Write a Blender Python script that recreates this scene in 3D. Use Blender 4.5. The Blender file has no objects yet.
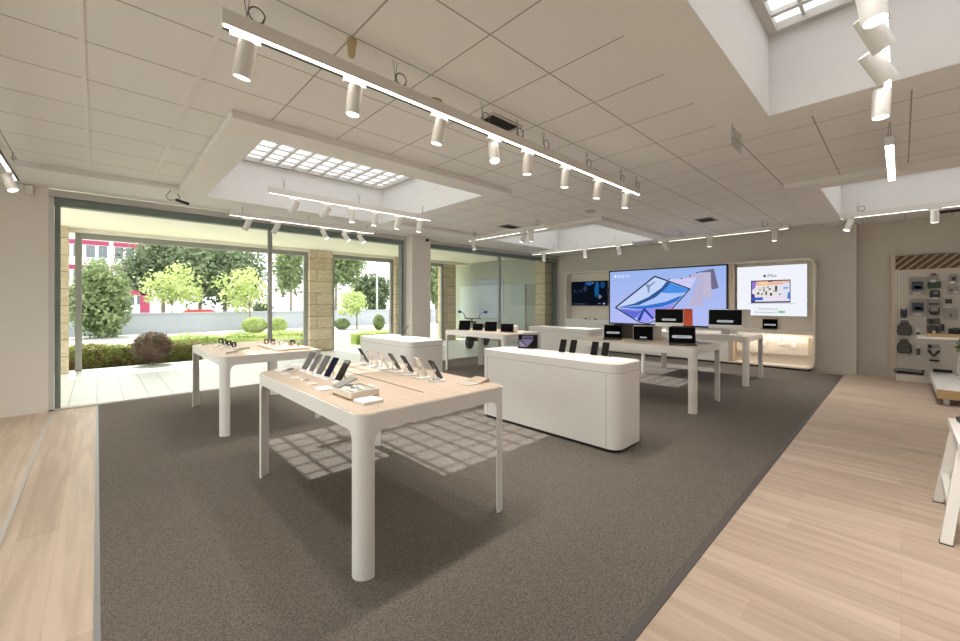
import bpy, bmesh, math, random
from mathutils import Vector, Matrix
C = bpy.context.scene.collection
PI = math.pi
EXPO = 1.85
SC = 2 ** -EXPO
R = math.radians

# ------------------------------------------------------------------ materials
def mat(name, col, rough=0.5, metal=0.0, emit=None, es=0.0, spec=0.5):
    m = bpy.data.materials.new(name); m.use_nodes = True
    b = m.node_tree.nodes['Principled BSDF']
    b.inputs['Base Color'].default_value = (*col, 1)
    b.inputs['Roughness'].default_value = rough
    b.inputs['Metallic'].default_value = metal
    b.inputs['Specular IOR Level'].default_value = spec
    if emit:
        b.inputs['Emission Color'].default_value = (*emit, 1)
        b.inputs['Emission Strength'].default_value = es
    return m

def nodes(m):
    return m.node_tree.nodes, m.node_tree.links, m.node_tree.nodes['Principled BSDF']

def glow(name, col, s):
    m = bpy.data.materials.new(name); m.use_nodes = True
    n = m.node_tree.nodes; n.clear()
    e = n.new('ShaderNodeEmission'); o = n.new('ShaderNodeOutputMaterial')
    e.inputs[0].default_value = (*col, 1); e.inputs[1].default_value = s
    m.node_tree.links.new(e.outputs[0], o.inputs[0])
    return m

def noisy(name, c1, c2, scale=8.0, rough=0.6, detail=4.0, bump=0.0, stretch=(1, 1, 1), lo=0.35, hi=0.65, spec=0.5):
    m = mat(name, c1, rough, spec=spec); n, l, b = nodes(m)
    tc = n.new('ShaderNodeTexCoord'); mp = n.new('ShaderNodeMapping'); mp.inputs['Scale'].default_value = stretch
    t = n.new('ShaderNodeTexNoise'); t.inputs['Scale'].default_value = scale; t.inputs['Detail'].default_value = detail
    r = n.new('ShaderNodeValToRGB')
    r.color_ramp.elements[0].color = (*c1, 1); r.color_ramp.elements[0].position = lo
    r.color_ramp.elements[1].color = (*c2, 1); r.color_ramp.elements[1].position = hi
    l.new(tc.outputs['Object'], mp.inputs[0]); l.new(mp.outputs[0], t.inputs['Vector'])
    l.new(t.outputs[0], r.inputs[0]); l.new(r.outputs[0], b.inputs['Base Color'])
    if bump:
        bp = n.new('ShaderNodeBump'); bp.inputs['Strength'].default_value = bump; bp.inputs['Distance'].default_value = 0.01
        l.new(t.outputs[0], bp.inputs['Height']); l.new(bp.outputs[0], b.inputs['Normal'])
    return m

def brick(name, c1, c2, mortar, w, h, ms, off=0.5, rough=0.5, rot=0.0, spec=0.5, grain=None, shift=(0, 0, 0), plane='XY', bump=0.0):
    m = mat(name, c1, rough, spec=spec); n, l, b = nodes(m)
    tc = n.new('ShaderNodeTexCoord'); mp = n.new('ShaderNodeMapping')
    mp.inputs['Rotation'].default_value = (0, 0, rot); mp.inputs['Location'].default_value = shift
    src = tc.outputs['Object']
    if plane == 'XZ':
        sp = n.new('ShaderNodeSeparateXYZ'); cb = n.new('ShaderNodeCombineXYZ')
        ad = n.new('ShaderNodeMath'); ad.operation = 'ADD'
        l.new(src, sp.inputs[0]); l.new(sp.outputs[0], ad.inputs[0]); l.new(sp.outputs[1], ad.inputs[1])
        l.new(ad.outputs[0], cb.inputs[0]); l.new(sp.outputs[2], cb.inputs[1]); src = cb.outputs[0]
    t = n.new('ShaderNodeTexBrick'); t.offset = off; t.offset_frequency = 2 if plane == 'XZ' else 3; t.squash = 1.0
    t.inputs['Color1'].default_value = (*c1, 1); t.inputs['Color2'].default_value = (*c2, 1)
    t.inputs['Mortar'].default_value = (*mortar, 1); t.inputs['Scale'].default_value = 1
    t.inputs['Mortar Size'].default_value = ms; t.inputs['Mortar Smooth'].default_value = 0.1
    t.inputs['Brick Width'].default_value = w; t.inputs['Row Height'].default_value = h
    l.new(src, mp.inputs[0]); l.new(mp.outputs[0], t.inputs['Vector'])
    out = t.outputs['Color']
    if grain:
        s, st, dark, amt = grain
        m2 = n.new('ShaderNodeMapping'); m2.inputs['Scale'].default_value = st
        ns = n.new('ShaderNodeTexNoise'); ns.inputs['Scale'].default_value = s; ns.inputs['Detail'].default_value = 6
        ns.inputs['Distortion'].default_value = 0.6
        l.new(mp.outputs[0], m2.inputs[0]); l.new(m2.outputs[0], ns.inputs['Vector'])
        rp = n.new('ShaderNodeValToRGB'); rp.color_ramp.elements[0].position = 0.38; rp.color_ramp.elements[1].position = 0.62
        rp.color_ramp.elements[0].color = (*dark, 1); rp.color_ramp.elements[1].color = (1, 1, 1, 1)
        mx = n.new('ShaderNodeMix'); mx.data_type = 'RGBA'; mx.blend_type = 'MULTIPLY'; mx.inputs[0].default_value = amt
        l.new(ns.outputs[0], rp.inputs[0]); l.new(out, mx.inputs[6]); l.new(rp.outputs[0], mx.inputs[7]); out = mx.outputs[2]
    l.new(out, b.inputs['Base Color'])
    if bump:
        bp = n.new('ShaderNodeBump'); bp.inputs['Strength'].default_value = bump; bp.inputs['Distance'].default_value = 0.004; bp.invert = True
        l.new(t.outputs['Fac'], bp.inputs['Height']); l.new(bp.outputs[0], b.inputs['Normal'])
    return m

def clear_glass(name, tint=(0.96, 0.985, 0.97), refl=0.9):
    m = bpy.data.materials.new(name); m.use_nodes = True
    n = m.node_tree.nodes; l = m.node_tree.links; n.clear()
    o = n.new('ShaderNodeOutputMaterial'); mx = n.new('ShaderNodeMixShader'); t = n.new('ShaderNodeBsdfTransparent')
    g = n.new('ShaderNodeBsdfGlossy'); f = n.new('ShaderNodeFresnel'); mu = n.new('ShaderNodeMath'); mu.operation = 'MULTIPLY'
    t.inputs[0].default_value = (*tint, 1); g.inputs['Roughness'].default_value = 0.02
    f.inputs[0].default_value = 1.45; mu.inputs[1].default_value = refl
    l.new(f.outputs[0], mu.inputs[0]); l.new(mu.outputs[0], mx.inputs[0]); l.new(t.outputs[0], mx.inputs[1]); l.new(g.outputs[0], mx.inputs[2])
    l.new(mx.outputs[0], o.inputs[0])
    return m

def leaf_mat(name, c1, c2, scale=1.2):
    m = noisy(name, c1, c2, scale, 0.6, 3.0, spec=0.2)
    n, l, b = nodes(m)
    tr = n.new('ShaderNodeBsdfTranslucent'); mx = n.new('ShaderNodeMixShader'); mx.inputs[0].default_value = 0.35
    rp = [x for x in n if x.type == 'VALTORGB'][0]; out = [x for x in n if x.type == 'OUTPUT_MATERIAL'][0]
    l.new(rp.outputs[0], tr.inputs[0]); l.new(b.outputs[0], mx.inputs[1]); l.new(tr.outputs[0], mx.inputs[2]); l.new(mx.outputs[0], out.inputs[0])
    return m

M = {}
M['white'] = noisy('white_lacquer', (0.81, 0.79, 0.76), (0.83, 0.81, 0.78), 3, 0.42)
M['lamp_white'] = mat('lamp_white', (0.74, 0.715, 0.68), 0.4)
M['plaster'] = noisy('ceiling_plaster', (0.79, 0.765, 0.73), (0.81, 0.785, 0.75), 2.5, 0.85)
M['shaft'] = noisy('shaft_white', (0.80, 0.795, 0.79), (0.82, 0.815, 0.81), 2.0, 0.85)
M['tiles'] = brick('ceiling_tiles', (0.775, 0.75, 0.715), (0.79, 0.765, 0.73), (0.36, 0.34, 0.31), 0.625, 0.62, 0.006, 0.0, 0.9, shift=(0.07 , -1.80 + 0.62 * 10, 0), bump=0.4)
M['wall_warm'] = noisy('wall_warm_paint', (0.74, 0.695, 0.635), (0.76, 0.715, 0.655), 1.5, 0.8)
M['wall_green'] = noisy('wall_greygreen_paint', (0.615, 0.585, 0.525), (0.63, 0.60, 0.54), 1.5, 0.8)
M['wall_taupe'] = noisy('wall_taupe_paint', (0.58, 0.53, 0.465), (0.595, 0.545, 0.48), 1.5, 0.8)
M['floor'] = brick('oak_planks', (0.54, 0.42, 0.325), (0.64, 0.515, 0.41), (0.47, 0.365, 0.28), 1.32, 0.19, 0.0012, 0.41, 0.42, rot=PI / 2,
                   grain=(2.0, (0.45, 7.0, 1.0), (0.74, 0.71, 0.68), 0.7))
M['carpet'] = noisy('grey_carpet', (0.105, 0.091, 0.077), (0.22, 0.196, 0.170), 120, 0.95, 3, bump=0.6, lo=0.33, hi=0.67, spec=0.1)
M['carpet_edge'] = mat('dark_carpet_edging', (0.10, 0.085, 0.08), 0.6)
M['metal_strip'] = mat('grey_metal_strip', (0.33, 0.34, 0.36), 0.4, 0.6)
M['alu'] = mat('brushed_aluminium', (0.58, 0.56, 0.53), 0.5, 0.3)
M['green_metal'] = noisy('grey_green_metal', (0.16, 0.20, 0.185), (0.19, 0.23, 0.21), 6, 0.5)
M['dark_metal'] = mat('dark_metal', (0.055, 0.055, 0.055), 0.45, 0.3)
M['grey_metal'] = mat('grey_painted_metal', (0.30, 0.30, 0.285), 0.5, 0.2)
M['oak'] = noisy('pale_oak_top', (0.56, 0.445, 0.35), (0.62, 0.50, 0.405), 5, 0.45, 5, stretch=(6, 0.6, 1))
M['oak_light'] = noisy('bleached_oak_top', (0.74, 0.63, 0.52), (0.79, 0.69, 0.58), 5, 0.45, 5, stretch=(6, 0.6, 1))
M['oak_panel'] = noisy('oak_panel', (0.60, 0.49, 0.38), (0.65, 0.545, 0.43), 4, 0.5, 5, stretch=(1, 5, 0.5))
M['oak_edge'] = noisy('honey_oak_edge', (0.53, 0.35, 0.17), (0.6, 0.41, 0.22), 4, 0.5, 5, stretch=(1, 0.6, 8))
M['black'] = mat('black_plastic', (0.012, 0.012, 0.013), 0.4)
M['seam'] = mat('shadow_gap', (0.12, 0.11, 0.10), 0.8)
M['slot'] = mat('slot_brown', (0.10, 0.07, 0.05), 0.8)
M['screen'] = mat('dark_screen_glass', (0.006, 0.006, 0.007), 0.08)
M['screen_matt'] = mat('dark_display', (0.002, 0.002, 0.0025), 0.3, spec=0.06)
M['silver'] = mat('silver_aluminium', (0.63, 0.61, 0.58), 0.35, 0.5)
M['space_grey'] = mat('space_grey_aluminium', (0.10, 0.085, 0.075), 0.4, 0.4)
M['orange'] = mat('orange_aluminium', (0.75, 0.13, 0.06), 0.4, 0.1)
M['paper'] = mat('white_paper', (0.85, 0.84, 0.83), 0.6)
M['tray_grey'] = mat('grey_green_tray', (0.50, 0.49, 0.43), 0.6)
M['cream'] = mat('cream_plastic', (0.78, 0.72, 0.64), 0.45)
M['lamp'] = glow('warm_led', (1.0, 0.93, 0.82), 5.0)
M['lamp_dim'] = glow('warm_led_soft', (1.0, 0.93, 0.82), 1.6)
M['lens'] = glow('spot_lens_led', (1.0, 0.92, 0.80), 3.0)
M['lens_hot'] = glow('spot_lens_led_bright', (1.0, 0.95, 0.88), 3.0)
M['tube_led'] = glow('neutral_led_tube', (1.0, 0.97, 0.92), 6.0)
M['niche_led'] = glow('niche_led', (1.0, 0.86, 0.68), 9.0)
M['glass'] = clear_glass('shop_glass', (0.93, 0.955, 0.94), 0.22)
M['sky_glass'] = clear_glass('skylight_glass', (0.80, 0.805, 0.81), 0.5)
M['acrylic'] = clear_glass('acrylic', (0.94, 0.96, 0.94), 0.5)
M['stone'] = brick('sandstone_cladding', (0.62, 0.52, 0.38), (0.73, 0.62, 0.47), (0.25, 0.20, 0.14), 1.4, 0.37, 0.008, 0.35, 0.8, plane='XZ',
                   grain=(6.0, (1.0, 2.0, 1.0), (0.78, 0.70, 0.60), 0.7), bump=0.5)
M['porch_tile'] = brick('porch_tiles', (0.80, 0.80, 0.81), (0.84, 0.84, 0.85), (0.45, 0.46, 0.48), 0.315, 0.9, 0.007, 0.0, 0.35)
M['porch_ceiling'] = noisy('porch_render', (0.84, 0.79, 0.68), (0.86, 0.81, 0.70), 2, 0.85)
M['grey_render'] = noisy('grey_render', (0.38, 0.40, 0.36), (0.41, 0.43, 0.39), 1.5, 0.7)
M['blue_slab'] = noisy('blue_grey_tone', (0.48, 0.53, 0.54), (0.51, 0.56, 0.57), 1.5, 0.5)
M['lawn'] = noisy('lawn_green', (0.32, 0.37, 0.19), (0.44, 0.47, 0.28), 3, 0.9, spec=0.1)
M['asphalt'] = noisy('pale_pavement', (0.36, 0.355, 0.34), (0.43, 0.425, 0.41), 2, 0.9, spec=0.1)
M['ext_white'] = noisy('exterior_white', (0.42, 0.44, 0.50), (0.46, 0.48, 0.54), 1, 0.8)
M['bld_white'] = mat('building_white', (0.80, 0.78, 0.79), 0.8)
M['bld_pink'] = mat('building_crimson', (0.34, 0.05, 0.11), 0.7)
M['bld_glass'] = mat('building_glass', (0.15, 0.17, 0.20), 0.35)
M['leaf_dark'] = leaf_mat('leaf_dark', (0.085, 0.12, 0.065), (0.20, 0.25, 0.14))
M['leaf_mid'] = leaf_mat('leaf_mid', (0.16, 0.215, 0.10), (0.33, 0.395, 0.21))
M['leaf_lime'] = leaf_mat('leaf_lime', (0.35, 0.44, 0.15), (0.58, 0.63, 0.31))
M['leaf_olive'] = leaf_mat('leaf_olive', (0.15, 0.18, 0.06), (0.30, 0.31, 0.13), 3)
M['leaf_red'] = leaf_mat('leaf_redgreen', (0.22, 0.13, 0.07), (0.28, 0.34, 0.11), 4)
M['leaf_brown'] = leaf_mat('leaf_brown', (0.10, 0.065, 0.045), (0.21, 0.15, 0.10), 4)
M['bark'] = noisy('bark', (0.20, 0.16, 0.12), (0.32, 0.27, 0.21), 6, 0.9)
M['red'] = mat('car_red', (0.36, 0.035, 0.03), 0.3)
M['peg_panel'] = None
M['beige_panel'] = noisy('niche_beige', (0.75, 0.675, 0.585), (0.77, 0.695, 0.605), 2, 0.6)
M['slat_dark'] = mat('header_backing_brown', (0.14, 0.095, 0.05), 0.8)
M['slat'] = noisy('header_slat_wood', (0.42, 0.34, 0.25), (0.5, 0.41, 0.31), 5, 0.6)
M['grey_fabric'] = noisy('grey_fabric', (0.075, 0.07, 0.065), (0.12, 0.11, 0.10), 60, 0.9)
M['grey_card'] = mat('grey_card_pack', (0.33, 0.30, 0.285), 0.6)
M['grey_blue'] = mat('print_blue_black', (0.02, 0.03, 0.06), 0.3)
M['dark_red'] = mat('dark_red_tag', (0.2, 0.03, 0.03), 0.5)
M['dark_green'] = mat('dark_green_print', (0.03, 0.05, 0.035), 0.5)
M['tag_white'] = mat('price_tag_white', (0.75, 0.73, 0.70), 0.6)
M['vent_frame'] = mat('vent_frame', (0.55, 0.52, 0.47), 0.6)
M['vent_dark'] = mat('vent_dark', (0.02, 0.018, 0.016), 0.9)
M['brass'] = mat('sensor_ochre', (0.52, 0.41, 0.22), 0.5)
M['wire'] = mat('thin_wire', (0.16, 0.15, 0.14), 0.5)
M['green_band'] = mat('sage_band', (0.36, 0.39, 0.24), 0.6)
M['sand_band'] = mat('blush_band', (0.66, 0.42, 0.36), 0.6)

def pegmat():
    m = mat('perforated_panel', (0.68, 0.62, 0.545), 0.6); n, l, b = nodes(m)
    tc = n.new('ShaderNodeTexCoord'); sp = n.new('ShaderNodeSeparateXYZ'); l.new(tc.outputs['Object'], sp.inputs[0])
    sq = []
    for ax in (1, 2):
        a = n.new('ShaderNodeMath'); a.operation = 'PINGPONG'; a.inputs[1].default_value = 0.0175; l.new(sp.outputs[ax], a.inputs[0])
        p = n.new('ShaderNodeMath'); p.operation = 'POWER'; p.inputs[1].default_value = 2; l.new(a.outputs[0], p.inputs[0]); sq.append(p)
    s = n.new('ShaderNodeMath'); s.operation = 'ADD'; l.new(sq[0].outputs[0], s.inputs[0]); l.new(sq[1].outputs[0], s.inputs[1])
    lt = n.new('ShaderNodeMath'); lt.operation = 'LESS_THAN'; lt.inputs[1].default_value = 0.005 ** 2; l.new(s.outputs[0], lt.inputs[0])
    mx = n.new('ShaderNodeMix'); mx.data_type = 'RGBA'; mx.inputs[6].default_value = (0.68, 0.62, 0.545, 1); mx.inputs[7].default_value = (0.16, 0.14, 0.12, 1)
    l.new(lt.outputs[0], mx.inputs[0]); l.new(mx.outputs[2], b.inputs['Base Color'])
    return m
M['peg_panel'] = pegmat()

# ------------------------------------------------------------------ mesh helpers
def BM(): return bmesh.new()

def box(bm, x0, x1, y0, y1, z0, z1, mx=None):
    v = [bm.verts.new(Vector(p)) for p in ((x0, y0, z0), (x1, y0, z0), (x1, y1, z0), (x0, y1, z0), (x0, y0, z1), (x1, y0, z1), (x1, y1, z1), (x0, y1, z1))]
    for f in ((3, 2, 1, 0), (4, 5, 6, 7), (0, 1, 5, 4), (1, 2, 6, 5), (2, 3, 7, 6), (3, 0, 4, 7)):
        bm.faces.new([v[i] for i in f])
    if mx is not None:
        for q in v: q.co = mx @ q.co
    return bm

def bev(bm, w, seg=2):
    es = [e for e in bm.edges if len(e.link_faces) == 2 and e.calc_face_angle(0) > 0.6]
    bmesh.ops.bevel(bm, geom=es, offset=w, segments=seg, affect='EDGES', profile=0.5, clamp_overlap=True)
    return bm

def loft(bm, rings, cap=True, close=True):
    vs = [[bm.verts.new(Vector(p)) for p in r] for r in rings]
    n = len(vs[0])
    for a, b in zip(vs, vs[1:]):
        for i in range(n if close else n - 1):
            j = (i + 1) % n
            bm.faces.new((a[i], a[j], b[j], b[i]))
    if cap:
        bm.faces.new(list(reversed(vs[0]))); bm.faces.new(vs[-1])
    return bm

def prism(bm, pts, z0, z1):
    return loft(bm, [[(x, y, z0) for x, y in pts], [(x, y, z1) for x, y in pts]])

def prism_x(bm, pts, x0, x1):
    """pts in (y,z), extruded along X"""
    return loft(bm, [[(x0, y, z) for y, z in pts], [(x1, y, z) for y, z in pts]])

def rrect(x0, x1, y0, y1, r, n=6):
    out = []
    for cx, cy, a0 in ((x1 - r, y0 + r, -90), (x1 - r, y1 - r, 0), (x0 + r, y1 - r, 90), (x0 + r, y0 + r, 180)):
        for i in range(n + 1):
            a = R(a0 + 90 * i / n); out.append((cx + r * math.cos(a), cy + r * math.sin(a)))
    return out

def ring_prism(bm, outer, inner, z0, z1):
    n = len(outer)
    L = [[bm.verts.new((x, y, z)) for x, y in p] for p, z in ((outer, z0), (outer, z1), (inner, z1), (inner, z0))]
    for k in range(4):
        a, b = L[k], L[(k + 1) % 4]
        for i in range(n):
            j = (i + 1) % n
            bm.faces.new((a[i], a[j], b[j], b[i]))
    return bm

def cyl(bm, p0, p1, r0, r1=None, n=16, cap=True):
    p0, p1 = Vector(p0), Vector(p1); r1 = r0 if r1 is None else r1
    d = (p1 - p0).normalized(); u = d.orthogonal().normalized(); w = d.cross(u)
    return loft(bm, [[p + (u * math.cos(2 * PI * i / n) + w * math.sin(2 * PI * i / n)) * r for i in range(n)] for p, r in ((p0, r0), (p1, r1))], cap)

def lathe(bm, prof, n=20, c=(0, 0, 0)):
    """prof: list of (r,z)"""
    return loft(bm, [[(c[0] + r * math.cos(2 * PI * i / n), c[1] + r * math.sin(2 * PI * i / n), c[2] + z) for i in range(n)] for r, z in prof])

def tube(bm, pts, r, n=6):
    pts = [Vector(p) for p in pts]; rings = []
    up = Vector((0.13, 0.21, 0.97)).normalized()
    for i, p in enumerate(pts):
        t = (pts[min(i + 1, len(pts) - 1)] - pts[max(i - 1, 0)]).normalized()
        u = t.cross(up)
        u = t.orthogonal() if u.length < 0.05 else u
        u.normalize(); w = t.cross(u)
        rr = r[i] if isinstance(r, (list, tuple)) else r
        rings.append([p + (u * math.cos(2 * PI * k / n) + w * math.sin(2 * PI * k / n)) * rr for k in range(n)])
    return loft(bm, rings)

def ell(bm, c, rx, ry, rz, nu=16, nv=10):
    rings = []
    for j in range(1, nv):
        a = PI * j / nv
        rings.append([(c[0] + rx * math.sin(a) * math.cos(2 * PI * i / nu), c[1] + ry * math.sin(a) * math.sin(2 * PI * i / nu), c[2] - rz * math.cos(a)) for i in range(nu)])
    return loft(bm, rings)

def loop_pts(c, r, ax='y', n=14, turns=1.0, ry=None):
    out = []
    for i in range(n + 1):
        a = 2 * PI * turns * i / n
        p = (r * math.cos(a), 0, (ry or r) * math.sin(a)) if ax == 'y' else (0, r * math.cos(a), (ry or r) * math.sin(a))
        out.append((c[0] + p[0], c[1] + p[1], c[2] + p[2]))
    return out

def obj(name, bm, m, parent=None, label=None, kind=None, smooth=True):
    bmesh.ops.recalc_face_normals(bm, faces=bm.faces[:])
    me = bpy.data.meshes.new(name); bm.to_mesh(me); bm.free()
    me.materials.append(M[m] if isinstance(m, str) else m)
    if smooth:
        me.polygons.foreach_set('use_smooth', [True] * len(me.polygons))
        me.set_sharp_from_angle(angle=R(35))
    o = bpy.data.objects.new(name, me); C.objects.link(o)
    if parent: o.parent = parent
    if label: o['label'] = label
    if kind: o['kind'] = kind
    return o

def tag(o, label, cat, group=None, kind=None):
    o['label'] = label; o['category'] = cat
    if group: o['group'] = group
    if kind: o['kind'] = kind
    return o

def thing(name, label, cat, loc=(0, 0, 0), rz=0.0, group=None):
    o = bpy.data.objects.new(name, None); C.objects.link(o); o.empty_display_size = 0.1
    o.location = loc; o.rotation_euler = (0, 0, rz)
    return tag(o, label, cat, group)

def struct(name, bm, m, parent=None, **k):
    return obj(name, bm, m, parent, kind='structure', **k)

def group_struct(name):
    o = bpy.data.objects.new(name, None); C.objects.link(o); o['kind'] = 'structure'; return o

def dup(root, loc, rz, label, group=None):
    def cp(o, par):
        c = o.copy(); C.objects.link(c)
        if par: c.parent = par
        for ch in list(o.children): cp(ch, c)
        return c
    r = cp(root, None); r.location = loc; r.rotation_euler = (0, 0, rz); r['label'] = label
    if group: r['group'] = group
    return r

ORD = ['first', 'second', 'third', 'fourth', 'fifth', 'sixth', 'seventh', 'eighth', 'ninth']

# camera numbers used to turn a photo point on a known plane into a place
F_, CA, SA, H_, Y0 = 401.5, 0.6902, 0.7237, 1.55, 302.5
def ray(u, v):
    k = (u - 480) / F_; return (CA + k * SA, SA - k * CA, (Y0 - v) / F_)
def on_x(u, v, X):
    r = ray(u, v); t = X / r[0]; return (r[1] * t, H_ + r[2] * t)
def on_z(u, v, z):
    r = ray(u, v); t = (z - H_) / r[2]; return (r[0] * t, r[1] * t)
def on_y(u, v, Y):
    r = ray(u, v); t = Y / r[1]; return (r[0] * t, H_ + r[2] * t)

# ------------------------------------------------------------------ room shell
XL, XB, XR, YF, YW = -3.0, 11.82, 12.05, -3.6, 8.35
ZC, ZS = 3.25, 3.18
OPEN = [(1.20, 4.26, 4.40, 7.38), (7.48, 10.45, 4.40, 7.38), (1.20, 4.25, -2.2, 0.80), (7.48, 10.40, -2.2, 0.80)]
DROP = [(0.86, 4.52, 4.06, 7.27), (7.18, 10.78, 4.06, 7.27), (0.86, 4.52, -2.55, 1.17), (7.15, 10.78, -2.55, 1.17), (XL, XB, 7.27, YW)]

def cells(rects, holes, x0, x1, y0, y1):
    xs = sorted({x0, x1, *[v for r in rects + holes for v in r[:2] if x0 < v < x1]})
    ys = sorted({y0, y1, *[v for r in rects + holes for v in r[2:] if y0 < v < y1]})
    for a, b in zip(xs, xs[1:]):
        for c, d in zip(ys, ys[1:]):
            cx, cy = (a + b) / 2, (c + d) / 2
            inside = lambda r: r[0] < cx < r[1] and r[2] < cy < r[3]
            yield (a, b, c, d), any(map(inside, rects)), any(map(inside, holes))

bm = BM()
box(bm, XL, XR, YF, YW + 0.0, -0.12, 0)
struct('floor', bm, 'floor', smooth=False)

bm = BM(); bd = BM()
for (a, b, c, d), drop, hole in cells(DROP, OPEN, XL, XR, YF, YW + 0.2):
    if hole: continue
    box(bm, a, b, c, d, ZC, ZC + 0.06)
    if drop: box(bd, a, b, c, d, ZS, ZC - 0.001)
bmesh.ops.remove_doubles(bm, verts=bm.verts[:], dist=1e-5)
ceil = struct('ceiling', bm, 'tiles', smooth=False)
bt = BM()
for x in (-.07, .555): box(bt, x - .014, x + .014, 1.0, 7.268, ZC - .006, ZC - .0005)
struct('ceiling_tee', bt, 'plaster', ceil, smooth=False)
struct('ceiling_soffit', bd, 'plaster', ceil, smooth=False)

for i, (a, b, c, d) in enumerate(OPEN):
    w = group_struct('window_%d' % (i + 1)); w.location = (a, c, 0)
    A, B = b - a, d - c
    t = 0.06; zt = 3.86
    bm = BM()
    box(bm, -t, .003, -t, B + t, ZS + 0.001, zt + 0.06); box(bm, A - .003, A + t, -t, B + t, ZS + 0.001, zt + 0.06)
    box(bm, .003, A - .003, -t, .003, ZS + 0.001, zt + 0.06); box(bm, .003, A - .003, B - .003, B + t, ZS + 0.001, zt + 0.06)
    struct('shaft_lining', bm, 'shaft', w, smooth=False)
    bm = BM(); e = 0.07
    ring_prism(bm, [(0, 0), (A, 0), (A, B), (0, B)], [(e, e), (A - e, e), (A - e, B - e), (e, B - e)], zt, zt + 0.07)
    struct('frame', bm, 'alu', w, smooth=False)
    bm = BM()
    n = 12
    for k in range(1, n):
        x = A * k / n; box(bm, x - 0.019, x + 0.019, e, B - e, zt + 0.03, zt + 0.066)
    struct('mullion_grid', bm, 'silver', w, smooth=False)
    bm = BM()
    for k in range(1, 12):
        y = B * k / 12; box(bm, e, A - e, y - 0.011, y + 0.011, zt + 0.046, zt + 0.064)
    struct('glazing_bars', bm, 'silver', w, smooth=False)
    bm = BM(); box(bm, 0.01, A - 0.01, 0.01, B - 0.01, zt + 0.071, zt + 0.079)
    struct('pane', bm, 'sky_glass', w, smooth=False)

# walls
bm = BM(); box(bm, XL, -0.5, YW, YW + 0.2, 0, ZS); struct('wall_left', bm, 'wall_warm', smooth=False)
bm = BM(); box(bm, XL, -0.51, YW - 0.012, YW, 0, 0.075); struct('baseboard_left', bm, 'wall_warm', smooth=False)
bm = BM(); box(bm, XB, XB + 0.23, 0.66, YW + 0.2, 0, ZC); struct('wall_back', bm, 'wall_green', smooth=False)
bm = BM(); box(bm, XR, XR + 0.2, YF, 0.66, 0, ZC); struct('wall_right', bm, 'wall_taupe', smooth=False)
bm = BM(); box(bm, XR - 0.012, XR, 0.15, 0.655, 0, 0.07); struct('baseboard_right', bm, 'wall_taupe', smooth=False)
bm = BM(); box(bm, XL - 0.2, XR + 0.2, YF - 0.2, YF, 0, ZC); struct('wall_side', bm, 'wall_warm', smooth=False)
bm = BM(); box(bm, XL - 0.2, XL, YF, 0.0, 0, ZC); box(bm, XL - 0.2, XL, 6.57, YW + 0.2, 0, ZC); box(bm, XL - 0.2, XL, 0, 6.57, 2.65, ZC); box(bm, XL - 0.2, XL, 0, 6.57, 0, .08)
struct('wall_front', bm, 'wall_warm', smooth=False)
w7 = group_struct('window_7')  # unseen window, added to bring in daylight from the left
bm = BM()
for y in (0, 3.25, 6.5): box(bm, XL - .14, XL - .06, y, y + .07, .08, 2.65)
struct('frame', bm, 'grey_metal', w7, smooth=False)
bm = BM(); box(bm, XL - .105, XL - .095, .07, 6.5, .08, 2.65); struct('pane', bm, 'glass', w7, smooth=False)
bm = BM(); box(bm, -40, XL - .2, -20, YW + .2, -.12, 0); box(bm, -40, -4, YW + .2, 13, -.12, 0); struct('pavement', bm, 'asphalt', smooth=False)
bm = BM(); box(bm, 5.47, 6.02, 8.10, YW + 0.2, 0, ZS); struct('wall_pillar', bev(bm, 0.006, 1), 'wall_warm', smooth=False)
bm = BM(); box(bm, -0.5, XB, YW + 0.18, YW + 0.2, 3.17, ZS + 0.02); struct('trim_1', bm, 'green_metal', smooth=False)

# carpet and floor strips
bm = BM(); box(bm, 0.012, 11.5, 0.885, YW - .01, 0, 0.006)
tag(obj('carpet', bm, 'carpet', smooth=False), 'large grey speckled carpet under the display tables', 'carpet')
cp = bpy.data.objects['carpet']
bm = BM(); box(bm, 0.0, 11.5, 0.84, 0.884, 0, 0.006); obj('edging', bm, 'carpet_edge', cp, 'dark brown edging', smooth=False)
bm = BM(); box(bm, -0.012, 0.012, 0.84, YW - .01, 0, 0.006); obj('edging', bm, 'metal_strip', cp, 'grey metal edging', smooth=False)
bm = BM()
p0, p1 = (-0.46, 8.25), (-0.46, 0.0)
box(bm, -0.475, -0.445, -1.0, 8.3, 0, 0.006)
tag(obj('floor_strip', bm, 'silver', smooth=False), 'thin silver joint strip in the wood floor beside the left wall', 'floor strip')

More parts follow.
